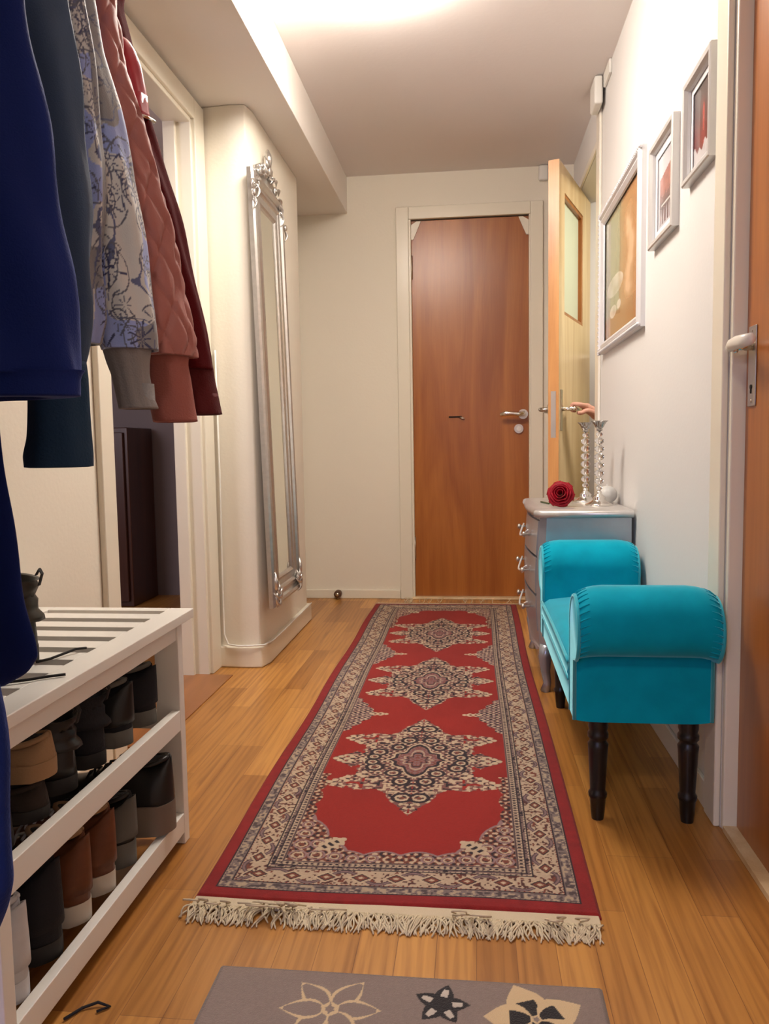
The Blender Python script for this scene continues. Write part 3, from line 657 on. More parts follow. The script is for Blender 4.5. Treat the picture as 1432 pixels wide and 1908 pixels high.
for k_, (z0, z1) in enumerate(((.46, .575), (.33, .45), (.20, .32))):
    q = MB(); A = []
    for off in (0, .008):
        A.append([[(.231-bow(y, z)-.001-off, y, z) for z in np.linspace(z0, z1, 6)] for y in np.linspace(DY0+.045, DY1-.045, 15)])
    vs = [p for L2 in A for r in L2 for p in r]; fs = []; nz, nyy = 6, 15
    for o_ in (0, 1):
        for i in range(nyy-1):
            for j in range(nz-1):
                a_ = o_*nz*nyy+i*nz+j; f_ = (a_, a_+nz, a_+nz+1, a_+1); fs.append(f_ if o_ == 0 else f_[::-1])
    per = [i*nz for i in range(nyy)]+[(nyy-1)*nz+j for j in range(1, nz)]+[i*nz+nz-1 for i in range(nyy-2, -1, -1)]+[j for j in range(nz-2, 0, -1)]
    K = nz*nyy
    for i in range(len(per)): a_, b_ = per[i], per[(i+1) % len(per)]; fs.append((a_, a_+K, b_+K, b_))
    dw = q.add(vs, fs).build('drawer', M['dres'], dr, smooth=True); smooth_angle(dw, 35)
    zc = (z0+z1)/2
    for yy in (DY0+.17, DY1-.17):
        xx = .222-bow(yy, zc)
        MB().lathe([(.0001, 0), (.004, -.002), (.004, -.018), (.010, -.022), (.011, -.027), (.006, -.031), (.0001, -.032)], (xx, yy, zc), 14, axis='X').build('knob', M['nickel'], dw, smooth=True)
    pts = [(.218-bow((DY0+DY1)/2, zc)-.020*math.sin(PI*i/12), DY0+.19+(DY1-DY0-.38)*i/12, zc+.012-.030*math.sin(PI*i/12)) for i in range(13)]
    MB().tube(pts, .0035, 8).build('swag_handle', M['silverf'], dw, smooth=True)
for (x, y, sx, sy) in ((.243, DY0+.02, -1, -1), (.243, DY1-.02, -1, 1), (.495, DY0+.02, 1, -1), (.495, DY1-.02, 1, 1)):
    kx = .5 if sx < 0 else 0
    MB().tube([(x, y, .16), (x+sx*.014*kx, y, .12), (x+sx*.010*kx, y, .07), (x-sx*.002*kx, y, .03), (x+sx*.012*kx, y, .0)], [(.028, .024), (.024, .022), (.016, .016), (.013, .013), (.018, .017)], 12).build('leg', M['dres'], dr, smooth=True)
ap = MB()
ap.prism([(DY0+.04, .14), (DY0+.12, .118), (DY0+.2, .128), ((DY0+DY1)/2, .105), (DY1-.2, .128), (DY1-.12, .118), (DY1-.04, .14)][::-1], lambda a_, b_, dd: (dd-bow(a_, .14), a_, b_), .226, .236)
ap.build('apron', M['dres'], dr)

# candlesticks
def candlestick(x, y, label):
    t = thing('candlestick', label, 'candlestick', (x, y, .615), 'crystal candlesticks on the silver chest')
    z0 = .615
    q = MB().lathe([(.0001, 0), (.046, 0), (.047, .004), (.040, .009), (.026, .016), (.020, .022), (.023, .028), (.015, .036), (.008, .042), (.010, .048), (.006, .053), (.0001, .054)], (x, y, z0), 28).build('base', M['chrome'], t, smooth=True)
    z = z0+.053
    for r_ in (.012, .0165, .0175, .0175, .0175, .017, .0165, .012):
        hh = r_*1.62
        MB().lathe([(.002, 0), (r_*.55, hh*.10), (r_*.9, hh*.30), (r_, hh*.5), (r_*.9, hh*.70), (r_*.55, hh*.90), (.002, hh)], (x, y, z), 10).build('crystal_bead', M['crystal'], t)
        z += hh
    MB().tube([(x, y, z0+.05), (x, y, z)], .0016, 6).build('stem', M['chrome'], t)
    n_ = 32; rs = []
    for r_, h_ in ((.003, 0), (.010, .004), (.008, .010), (.013, .016), (.016, .024), (.021, .032), (.0265, .037), (.024, .0365), (.012, .028), (.001, .026)):
        rs.append([(x+r_*(1+.13*(j % 2))*math.cos(2*PI*j/n_), y+r_*(1+.13*(j % 2))*math.sin(2*PI*j/n_), z+h_) for j in range(n_)])
    MB().rings(rs).build('cup', M['cupm'], t)
candlestick(.437, 2.80, 'crystal bead candlestick standing nearest, the front one of the pair on the chest')
candlestick(.415, 2.98, 'crystal bead candlestick standing farther back beside the open door, behind the red rose')
t = thing('glass_ornament', 'frosted white round glass ornament behind the front candlestick by the wall', 'ornament', (.482, 2.90, .615))
n_ = 30; rs = []
for i in range(1, 16):
    a = PI*i/16; rs.append([(.480+.036*(1+.04*math.cos(10*2*PI*j/n_))*math.sin(a)*math.cos(2*PI*j/n_), 2.90+.036*(1+.04*math.cos(10*2*PI*j/n_))*math.sin(a)*math.sin(2*PI*j/n_), .647-.032*math.cos(a)) for j in range(n_)])
MB().rings(rs).build('glass_body', M['ball'], t, smooth=True)
MB().tube([(.48, 2.90, .676), (.48, 2.90, .684)], [.006, .003], 10).build('tip', M['silverf'], t)
# rose
t = thing('rose', 'dark red rose bloom lying on the silver chest of drawers', 'rose', (.300, 2.76, .615))
rc = Vector((.300, 2.755, .660))
def rot(p):   # bloom faces the hall
    q = Matrix.Rotation(math.radians(72), 3, 'X') @ Vector(p); q = Matrix.Rotation(math.radians(-14), 3, 'Z') @ q; return tuple(rc+q)
for ring_, (n_, r_, ht, cup) in enumerate(((3, .010, .020, .1), (4, .017, .020, .25), (5, .025, .016, .5), (6, .032, .010, .8), (6, .039, .001, 1.1))):
    for k_ in range(n_):
        a0 = 2*PI*k_/n_+ring_*.6; wd = 2*PI/n_*.75; vs = []; fs = []
        for i in range(7):
            v_ = i/6
            for j in range(9):
                u_ = j/8*2-1; a = a0+u_*wd; rr = r_*(.35+.65*v_**.7)*(1+.12*v_*abs(u_))+(.005*v_**3*cup)
                zz = -.012+(ht+.014)*v_*(1-.18*u_*u_) - .006*cup*max(0, v_-.8)*5
                vs.append(rot((rr*math.cos(a), rr*math.sin(a), zz)))
        for i in range(6):
            for j in range(8): a_ = i*9+j; fs.append((a_, a_+1, a_+10, a_+9))
        MB().add(vs, fs).build('petal', M['rose'], t, smooth=True, solid=.0012)
MB().tube([rot((0, 0, -.012)), rot((0, 0, -.03)), (.27, 2.86, .619), (.25, 2.95, .619)], .003, 8).build('stem', M['leaf'], t, smooth=True)
for a in (0, 1.3, 2.6, 3.9, 5.2):
    MB().add([rot((.005*math.cos(a), .005*math.sin(a), -.014)), rot((.026*math.cos(a-.3), .026*math.sin(a-.3), -.010)), rot((.044*math.cos(a), .044*math.sin(a), -.004)), rot((.026*math.cos(a+.3), .026*math.sin(a+.3), -.010))], [(0, 1, 2, 3)]).build('sepal', M['leaf'], t, solid=.001)

# ------------------------------------------------------------------ framed pictures on the right wall
def frame_mb(P_, a0, a1, b0, b1, prof):
    """profile (inset, depth) swept round the rectangle with mitred corners"""
    rs = []
    for ins, dep in prof:
        rs.append([P_(a0+ins, b0+ins, dep), P_(a1-ins, b0+ins, dep), P_(a1-ins, b1-ins, dep), P_(a0+ins, b1-ins, dep)])
    return MB().rings(rs, False, False)
PW = lambda a, b, d_: (XR-d_, a, b)
def picture(a0, a1, b0, b1, label, prof, mf, art, matw=0, ornate=False):
    t = thing('framed_picture', label, 'picture', (XR, (a0+a1)/2, b0), 'framed pictures on the right wall')
    f = frame_mb(PW, a0, a1, b0, b1, prof).build('frame', mf, t); 
    ins, dep = prof[-1]
    A0, A1, B0, B1 = a0+ins, a1-ins, b0+ins, b1-ins
    if matw:
        frame_mb(PW, A0, A1, B0, B1, [(0, dep-.001), (matw, dep-.001), (matw, dep-.003)]).build('mount', mat_mount, t)
        A0, A1, B0, B1 = A0+matw, A1-matw, B0+matw, B1-matw
    n1, n2 = int((A1-A0)/.0025), int((B1-B0)/.0025)
    gu = np.linspace(0, 1, n1); gv = np.linspace(0, 1, n2); U, V = np.meshgrid(gu, gv)
    cc = art(1-U, V)         # u from left as seen from the hall
    vs = [PW(A0+(A1-A0)*u, B0+(B1-B0)*v, dep-.004) for v in gv for u in gu]
    fs = [(i*n1+j, i*n1+j+1, (i+1)*n1+j+1, (i+1)*n1+j) for i in range(n2-1) for j in range(n1-1)]
    fs = [f_[::-1] for f_ in fs]
    MB().add(vs, fs).build('print', vcol('print_paper', .25, coat=.4), t, cols=cc.reshape(-1, 3))
    if ornate:
        bd = MB()
        nn = int((a1-a0)/.017)
        for i in range(nn+1):
            y = a0+(a1-a0)*i/nn
            for z in (b1, b0): bd.ell((XR-.021, y, z+(-.007 if z == b1 else .007)), (.007, .0056, .006), 8, 6)
        nn = int((b1-b0)/.017)
        for i in range(nn+1):
            z = b0+(b1-b0)*i/nn
            for y in (a1,): bd.ell((XR-.021, y+(.007 if y == a0 else -.007), z), (.007, .006, .0056), 8, 6)
        bd.build('beaded_edge', mf, t, smooth=True)
    return t
mat_mount = mat('white_mount_card', (.74, .73, .74), .8)
def mixc(m, a, b_): return a*(1-m[..., None])+b_*m[..., None]
def sstep(e0, e1, x): t_ = np.clip((x-e0)/(e1-e0), 0, 1); return t_*t_*(3-2*t_)
def art1(u, v):
    c = mixc(sstep(.45, .6, u+.1*vnoise(u, v, 6)), np.array(srgb(150, 145, 112)), np.array(srgb(168, 120, 74)))
    c = mixc(sstep(.20, .15, v), c, np.array(srgb(150, 100, 52)))
    fig = 1.6*np.exp(-((u-.70-.04*np.sin(v*14))/.07)**2)*sstep(.18, .3, v)*sstep(.92, .7, v)*(.4+.8*vnoise(u, v, 22)); c = mixc(np.clip(fig, 0, 1), c, np.array(srgb(222, 178, 140)))
    w_ = ((u-.30)/.24)**2+((v-.40)/.08)**2 < 1; w2 = ((u-.25)/.10)**2+((v-.20)/.05)**2 < 1; w3 = ((u-.42)/.06)**2+((v-.22)/.035)**2 < 1
    s_ = (w_*.7+w2*1.0+w3*1.0)*(.5+.7*vnoise(u, v, 14)); c = mixc(np.clip(s_, 0, 1), c, np.array(srgb(225, 215, 200)))
    return c
def art2(u, v):
    c = np.empty(u.shape+(3,)); c[:] = np.array(srgb(205, 205, 210))
    im = (u > .12) & (v < .66+.16*u) & (v > .04)
    c2 = mixc(sstep(.55, .3, v), np.array(srgb(170, 110, 100)), np.array(srgb(110, 90, 92))); c2 = mixc(sstep(.3, .15, v)*(np.sin(u*40) > 0), c2, np.array(srgb(185, 180, 185)))
    c2 = mixc(((np.abs(v-.30) < .012) & (u > .2)).astype(float), c2, np.array(srgb(225, 220, 215))); c2 = c2*(.85+.3*vnoise(u, v, 16))[..., None]
    c[im] = c2[im]; return c
def art3(u, v):
    c = mixc(sstep(.2, .9, v), np.array(srgb(112, 50, 46)), np.array(srgb(96, 86, 84))); c = mixc(np.exp(-((u-.5)/.06)**2)*sstep(.12, .2, v)*sstep(.85, .6, v), c, np.array(srgb(190, 90, 80)))
    c = mixc(np.exp(-((u-.45)/.22)**2-((v-.28)/.16)**2)*.8, c, np.array(srgb(140, 45, 40)))
    edge_ = v < .14+.25*np.abs(u-.35)+.04*np.sin(u*25); c = mixc(edge_.astype(float), c, np.array(srgb(205, 200, 200)))
    return c*(.88+.24*vnoise(u, v, 18))[..., None]
pf1 = [(0, 0), (0, .014), (.006, .022), (.016, .025), (.022, .018), (.030, .020), (.042, .012), (.044, .006)]
pf2 = [(0, 0), (0, .018), (.003, .021), (.013, .020), (.018, .012), (.020, .005)]
picture(2.505, 3.265, 1.187, 1.727, 'largest picture, white beaded frame around a brown and green print', pf1, M['whitef'], art1, 0, True)
picture(2.118, 2.388, 1.382, 1.662, 'middle small picture in a grey frame with a broad white mount', pf2, M['silverf'], art2, .022)
picture(1.800, 2.022, 1.442, 1.678, 'highest small picture, silver frame around a dark red print, nearest the wooden door', pf2, M['silverf'], art3, .014)

# ------------------------------------------------------------------ tall silver mirror
mt = thing('wall_mirror', 'tall narrow mirror in an ornate silver frame on the left column', 'mirror', (-.80, 3.08, .24))
ma0, ma1, mb0, mb1 = 2.822, 3.262, .235, 1.840
def PM(a, b_, d_): return (-.799+d_+.038*(1.84-b_)/1.6, a, b_)
prof = [(0, 0), (0, .016), (.005, .024), (.014, .028), (.024, .025), (.030, .016), (.036, .014), (.044, .019), (.054, .021), (.062, .017), (.066, .013), (.090, .015), (.098, .018), (.106, .014), (.112, .007)]
rs = [[PM(ma0+i_, mb0+i_, d_) for _ in (0,)]+[PM(ma0+i_, mb1-i_, d_), PM(ma1-i_, mb1-i_, d_), PM(ma1-i_, mb0+i_, d_)] for i_, d_ in prof]
f = MB().rings(rs, False, False).build('frame', M['silver'], mt)
MB().prism([(ma0+.01, mb0+.01), (ma0+.01, mb1-.01), (ma1-.01, mb1-.01), (ma1-.01, mb0+.01)], PM, 0, .004).build('backing', M['silverf'], mt)
MB().prism([(ma0+.108, mb0+.108), (ma0+.108, mb1-.108), (ma1-.108, mb1-.108), (ma1-.108, mb0+.108)], PM, .005, .0085).build('mirror_glass', M['mirror'], mt)
# crest ornament
cr = MB(); ac = (ma0+ma1)/2
crp = MB().prism([(ac-.17, mb1-.02), (ac-.15, mb1+.03), (ac-.09, mb1+.055), (ac-.04, mb1+.075), (ac+.04, mb1+.075), (ac+.09, mb1+.055), (ac+.15, mb1+.03), (ac+.17, mb1-.02)], PM, .004, .014).build('crest', M['silver'], mt, bevel=.003)
def leafm(mb, a, b_, ang, ln, wd, dep=.022):
    c, s_ = math.cos(ang), math.sin(ang); pts = []
    for i in range(7):
        t_ = i/6; r_ = ln*t_; bn = .25*ln*math.sin(t_*PI); pts.append(PM(a+c*r_-s_*bn, b_+s_*r_+c*bn, dep+.008*math.sin(PI*t_)))
    mb.tube(pts, [(max(.0015, wd*math.sin(PI*min(1, .12+.86*i/6))), max(.0015, wd*.6*math.sin(PI*min(1, .12+.86*i/6)))) for i in range(7)], 7)
def scroll(mb, a, b_, r0, a0, turns, hand, rad=.006, dep=.020):
    pts = []; rr = []
    for i in range(20):
        t_ = i/19; an = a0+hand*turns*2*PI*t_; r_ = r0*(1-.82*t_); pts.append(PM(a+r_*math.cos(an), b_+r_*math.sin(an), dep+.006*t_)); rr.append(rad*(1-.4*t_))
    mb.tube(pts, rr, 7)
orn = MB()
for sg in (-1, 1):
    for k_, (da, db, an, ln, wd) in enumerate(((.012, .05, 1.1, .055, .011), (.02, .03, .7, .06, .010), (.035, .02, .35, .06, .009), (.07, .03, .15, .06, .008), (.11, .015, -.1, .05, .008), (.14, -.005, -.5, .05, .007), (.165, -.02, -1.1, .05, .007), (.18, -.045, -1.45, .055, .007))):
        leafm(orn, ac+sg*da, mb1+db, an if sg > 0 else PI-an, ln, wd)
    scroll(orn, ac+sg*.055, mb1+.045, .022, 0 if sg > 0 else PI, 1.3, sg)
    scroll(orn, ac+sg*.115, mb1+.02, .018, 0 if sg > 0 else PI, 1.2, -sg)
    scroll(orn, ac+sg*.19, mb1-.02, .020, PI/2, 1.2, sg)
    scroll(orn, ac+sg*.215, mb1-.06, .016, PI/2, 1.2, -sg)
    orn.ell(PM(ac+sg*.235, mb1-.095, .028), (.008, .012, .014), 10, 6)
    leafm(orn, ac+sg*.232, mb1-.10, -PI/2, .05, .007)
leafm(orn, ac, mb1+.06, PI/2, .075, .014, .026); orn.ell(PM(ac, mb1+.055, .028), (.012, .016, .020), 12, 8); orn.ell(PM(ac, mb1+.125, .026), (.009, .010, .012), 12, 8)
orn.build('carved_leaves', M['silver'], mt, smooth=True)
for sg, ax_ in ((-1, ma0+.045), (1, ma1-.045)):
    orn = MB()
    scroll(orn, ax_+sg*.012, mb0+.03, .026, PI/2, 1.3, -sg, .008, .026); scroll(orn, ax_-sg*.012, mb0+.055, .020, 0, 1.2, sg, .007, .026)
    for an in (.3, 1.2, 2.1, 2.9, 4.2): leafm(orn, ax_, mb0+.045, an, .05, .009, .026)
    leafm(orn, ax_+sg*.03, mb0+.06, PI/2, .08, .008, .026); orn.ell(PM(ax_, mb0+.045, .034), (.010, .014, .014), 12, 8)
    orn.build('corner_ornament', M['silver'], mt, smooth=True)

# ------------------------------------------------------------------ white shoe bench
sb = thing('shoe_bench', 'white slatted shoe bench against the left wall', 'shoe bench', (-.79, 1.25, 0))
SX0, SX1, SY0, SY1 = -.965, -.603, .862, 1.615; WZ = .49
def leg(x0, x1, y0, y1):
    MB().box((x0, y0, 0), (x1, y1, .468)).build('leg', M['white'], sb, bevel=.002)
leg(-.662, -.610, 1.535, 1.562); leg(-.955, -.905, 1.535, 1.562); leg(-.662, -.610, .898, .925); leg(-.955, -.905, .898, .925)
MB().box((SX1-.052, SY0, .470), (SX1, SY1, WZ)).box((SX0, SY0, .470), (SX0+.045, SY1, WZ)).box((SX0+.045, SY0, .470), (SX1-.052, SY0+.045, WZ)).box((SX0+.045, SY1-.030, .470), (SX1-.052, SY1, WZ)).build('top_frame', M['white'], sb, bevel=.002)
nsl = 8
for i in range(nsl):
    y = SY1-.030-.030-i*.0775
    MB().box((SX0+.045, y-.045, .471), (SX1-.052, y, .4895)).build('slat', M['white'], sb, bevel=.001)
MB().box((-.633, .925, .438), (-.613, 1.535, .470)).build('apron', M['white'], sb, bevel=.001)
MB().box((-.955, .925, .438), (-.935, 1.535, .470)).build('apron', M['white'], sb, bevel=.001)
MB().box((-.905, 1.54, .430), (-.662, 1.556, .470)).build('apron', M['white'], sb, bevel=.001)
for z0, z1 in ((.247, .290), (.026, .068)):
    MB().box((-.628, .925, z0), (-.610, 1.535, z1)).build('front_rail', M['white'], sb, bevel=.0015)
    MB().box((-.955, .925, z0-.02), (-.935, 1.535, z1-.02)).build('back_rail', M['white'], sb, bevel=.0015)
    for x in (-.70, -.78, -.86):
        MB().tube([(x, .912, z1-.012), (x, 1.552, z1-.012)], .006, 10).build('rod', M['white'], sb, smooth=True)
    for y in (.912, 1.549):
        MB().box((-.905, y-.008, z0), (-.662, y+.008, z1-.006)).build('side_rail', M['white'], sb)

# ------------------------------------------------------------------ shoes
def shoe(kind, name, label, cat, x, y, z, mu, ms, rz=PI, L=.28, Wd=.086, H=.075, sole=.025, ml=None, tab=None, tilt=0, laces=True, group=None, collar=None, shaft=0):
    """local frame: heel at origin, toe along +x"""
    t = thing(name, label, cat, (x, y, z), group); t.rotation_euler = (0, tilt, rz)
    def hw(u): return Wd/2*(.70+.22*math.sin(u*PI*.55)+.16*math.exp(-((u-.68)/.2)**2))*(min(1, (u/.08)**.5) if u < .08 else 1)*(math.sqrt(max(0.02, 1-((u-.80)/.205)**2)) if u > .80 else 1)
    us = [0.001, .015, .04, .08, .14, .22, .30, .38, .46, .55, .64, .72, .80, .86, .91, .95, .98, .999]
    # sole
    rs = []
    for u in us:
        w_ = max(.004, hw(u))*1.05; lift = .010*max(0, (u-.8)/.2)**2+0
        rs.append([(u*L, -w_, lift), (u*L, w_, lift), (u*L, w_*1.03, lift+sole*.6), (u*L, w_, sole+lift*.6), (u*L, -w_, sole+lift*.6), (u*L, -w_*1.03, lift+sole*.6)])
    s_ = MB().rings(rs).build('sole', ms, t, smooth=True, local=True); smooth_angle(s_, 45)
    def topz(u):
        if u < .30: return H*(1-.18*math.sin(min(1, u/.3)*PI)*.8) + (.004 if u < .06 else 0)
        if u < .62: k_ = (u-.30)/.32; return H*(1.02-.38*k_)
        k_ = (u-.62)/.38; return H*(.64-.30*k_**2)*(1 if u < .93 else (1-(u-.93)/.07*.35))
    rs = []
    for u in us:
        w_ = max(.003, hw(u)*.97); h_ = topz(u)+sole*.0; n_ = 14; ring = []; low = sole*.7
        for j in range(n_):
            a = PI*j/(n_-1); c, q = math.cos(a), max(0.0, math.sin(a))
            pinch = (1-.28*q**2) if u < .5 else 1
            ring.append((u*L+(.004*q if u < .02 else 0), w_*(abs(c)**.75)*(1 if c > 0 else -1)*pinch, low+h_*(q**.85)))
        rs.append(ring)
    up = MB().rings(rs).build('upper', mu, t, smooth=True, local=True)
    # opening
    n_ = 20; o0, o1 = .035, .36; zt = sole*.7+H
    ring = lambda k_, dz: [((o0+(o1-o0)*(.5-.5*math.cos(2*PI*j/n_)*k_)+(0))*L, hw(.2)*.66*k_*math.sin(2*PI*j/n_), zt*(1.0)+dz-.010*math.sin(PI*(.5-.5*math.cos(2*PI*j/n_)))) for j in range(n_)]
    if shaft == 0:
        MB().tube(ring(1, .001)+[ring(1, .001)[0]], .0045, 8).build('collar', collar or mu, t, smooth=True, local=True)
        MB().rings([ring(.97, .002), ring(.6, .0), ring(.2, -.001)]).build('lining', M['soleb'], t, smooth=True, local=True)
    else:
        rs = []
        for i in range(10):
            k_ = i/9; zz = sole+H*.5+(shaft-H*.5)*k_; cx = .17*L+.01*math.sin(k_*3); ra = .058-.004*k_+.003*math.sin(i*2.1); rb = .040+.004*k_
            rs.append([(cx+ra*math.cos(2*PI*j/24)*(1+.02*math.sin(j*3+i)), rb*math.sin(2*PI*j/24), zz+(.006*math.cos(2*PI*j/24) if i == 9 else 0)) for j in range(24)])
        last = rs[-1]; cx = .17*L
        rs.append([(cx+(p[0]-cx)*.86, p[1]*.86, p[2]-.002) for p in last]); rs.append([(cx+(p[0]-cx)*.80, p[1]*.80, p[2]-.05) for p in last])
        MB().rings(rs, True, True).build('shaft', mu, t, smooth=True, local=True)
        MB().tube([(cx-.054, 0, sole+shaft-.015), (cx-.060, 0, sole+shaft+.004), (cx-.056, .0, sole+shaft+.012), (cx-.050, 0, sole+shaft+.002)], [(.006, .0015)]*4, 6).build('pull_loop', ml or M['lace'], t, local=True)
    if laces:
        lc = MB()
        for k_ in range(5):
            u = .36+.055*k_; zz = sole*.7+topz(u)+.0015
            lc.tube([(u*L, -.020, zz-.004), (u*L+.006*(k_ % 2), 0, zz+.002), (u*L, .020, zz-.004)], .0026, 6)
        lc.build('laces', ml or M['lace'], t, smooth=True, local=True)
    if tab is not None:
        rs = []; U_ = [.26, .22, .18, .14, .10, .065, .035, .015, .003]
        path = [(u, 1) for u in U_]+[(-.0005, .45), (-.0005, -.45)]+[(u, -1) for u in U_[::-1]]
        for u, sd in path:
            uu = max(u, .003); w_ = max(.003, hw(uu)*.97); am = (.42+.75*(1-(uu/.26)**1.5))*1.0; ring_ = []
            for j in range(9):
                a = .16+am*j/8*.9; c, q = math.cos(a), math.sin(a)
                ring_.append((u*L-(.002 if u < .02 else 0), sd*(w_*(c**.75)*(1-.28*q**2)+.0022), sole*.7+topz(uu)*(q**.85)))
            rs.append(ring_)
        n9 = 9; vs = [p for r_ in rs for p in r_]; fs = [(i*n9+j, i*n9+j+1, (i+1)*n9+j+1, (i+1)*n9+j) for i in range(len(rs)-1) for j in range(n9-1)]
        MB().add(vs, fs).build('heel_counter', tab, t, smooth=True, local=True, solid=.0025)
    return t
GU, GL = 'shoes on the upper shelf of the white bench', 'shoes on the lower shelf of the white bench'
zu, zl = .286, .064
HX = -.625
shoe(0, 'shoe', 'black walking shoe with grey collar and grey sole, farthest on the upper shelf', 'shoe', HX-.012, 1.475, zu, M['blkm'], M['grey'], H=.098, sole=.030, tab=M['blkm'], collar=M['grey'], group=GU, rz=PI+.12)
shoe(0, 'shoe', 'black walking shoe with grey sole, second from the far end of the upper shelf', 'shoe', HX-.012, 1.365, zu, M['blkm'], M['grey'], H=.098, sole=.030, tab=M['blk'], collar=M['grey'], group=GU, rz=PI+.08)
shoe(0, 'ankle_boot', 'plain black ankle boot beside the grey-soled walking shoes on the upper shelf', 'boot', HX-.018, 1.268, zu, M['blkm'], M['soleb'], H=.09, shaft=.105, group=GU, laces=False, rz=PI+.05)
shoe(0, 'ankle_boot', 'plain black ankle boot beside the tan slipper on the upper shelf', 'boot', HX-.018, 1.165, zu, M['blk'], M['soleb'], H=.09, shaft=.10, group=GU, laces=False)
shoe(0, 'shoe', 'dark brown suede shoe underneath the tan slipper on the upper shelf', 'shoe', HX-.012, 1.070, zu, M['dbrown'], M['soleb'], H=.040, sole=.018, group=GU, L=.26, Wd=.080, laces=False)
shoe(0, 'slipper', 'tan suede slipper with thick sole on top of a dark shoe, upper shelf', 'slipper', HX-.008, 1.090, zu+.058, M['tan'], M['tan'], H=.042, sole=.026, group=GU, laces=False, rz=PI+.12, Wd=.10)
shoe(0, 'shoe', 'plain black shoe nearest the viewer on the upper shelf', 'shoe', HX-.012, .975, zu, M['blk'], M['soleb'], H=.085, sole=.02, group=GU, L=.26, Wd=.082)
shoe(0, 'running_shoe', 'black running shoe with thick taupe sole at the far end of the lower shelf', 'shoe', HX+.026, 1.462, zl+.010, M['blk'], M['taupe'], H=.105, sole=.060, ml=M['lace'], tab=None, group=GL, L=.29, Wd=.105, rz=PI+.10)
shoe(0, 'sneaker', 'black sneaker with layered grey and white heel beside the brown pair', 'shoe', HX-.006, 1.345, zl, M['blk'], M['grey'], H=.10, sole=.045, tab=M['grey'], group=GL, Wd=.080, rz=PI+.04)
shoe(0, 'leather_sneaker', 'brown leather sneaker with white sole, the farther one of the brown pair', 'shoe', HX-.006, 1.258, zl, M['brown'], M['solew'], H=.125, sole=.034, tab=M['brown'], collar=M['tan'], group=GL, Wd=.082, ml=M['lacew'], rz=PI+.05)
shoe(0, 'leather_sneaker', 'brown leather sneaker with white sole, the nearer one of the brown pair', 'shoe', HX-.006, 1.168, zl, M['brown'], M['solew'], H=.125, sole=.034, tab=M['brown'], collar=M['tan'], group=GL, Wd=.082, ml=M['lacew'])
bs_ = shoe(0, 'sneaker', 'black high sneaker between the brown pair and the white sneaker', 'shoe', HX-.006, 1.075, zl, M['blkm'], M['soleb'], H=.14, sole=.028, tab=M['blkm'], group=GL, Wd=.088, rz=PI-.03)
MB().tube([(.035, .0375, .085), (.07, .0415, .070), (.10, .0415, .066), (.15, .040, .085)], [(.0015, .003), (.002, .006), (.002, .005), (.001, .001)], 8).build('side_stripe', M['lacew'], bs_, smooth=True, local=True)
shoe(0, 'sneaker', 'white leather sneaker nearest the viewer on the lower shelf', 'shoe', HX-.004, .980, zl, M['shoew'], M['shoew'], H=.125, sole=.03, tab=M['shoew'], group=GL, Wd=.082, ml=M['lacew'], rz=PI-.03)
GB = 'boots standing on top of the white bench'
shoe(0, 'lace_up_boot', 'olive-black leather lace-up boot on top of the white bench, farther of the two', 'boot', -.712, 1.190, WZ, M['olive'], M['soleb'], H=.085, shaft=.115, group=GB, L=.27, rz=PI+.1)
shoe(0, 'lace_up_boot', 'olive-black leather lace-up boot on top of the white bench, partly behind the navy coat', 'boot', -.745, 1.085, WZ, M['olive'], M['soleb'], H=.085, shaft=.170, group=GB, L=.26, rz=PI-.05)
def lacethin(label, pts, r=.0022):
    o = MB().tube(pts, r, 6).build('shoelace', M['lace'], smooth=True); tag(o, label, 'shoelace')
lacethin('black shoelace trailing across the slats of the white bench toward the corner', [(-.70, 1.165, .4945), (-.69, 1.19, .4935), (-.68, 1.225, .495), (-.672, 1.240, .497), (-.665, 1.26, .4935)])
lacethin('black shoelace lying on the near slats of the white bench', [(-.70, 1.05, .494), (-.66, 1.075, .4935), (-.64, 1.092, .4935), (-.618, 1.105, .4935)])
lacethin('black shoelace end hanging to the floor in front of the lower rail', [(-.600, 1.02, .0035), (-.585, 1.045, .003), (-.565, 1.055, .006), (-.545, 1.052, .003), (-.56, 1.04, .003)])

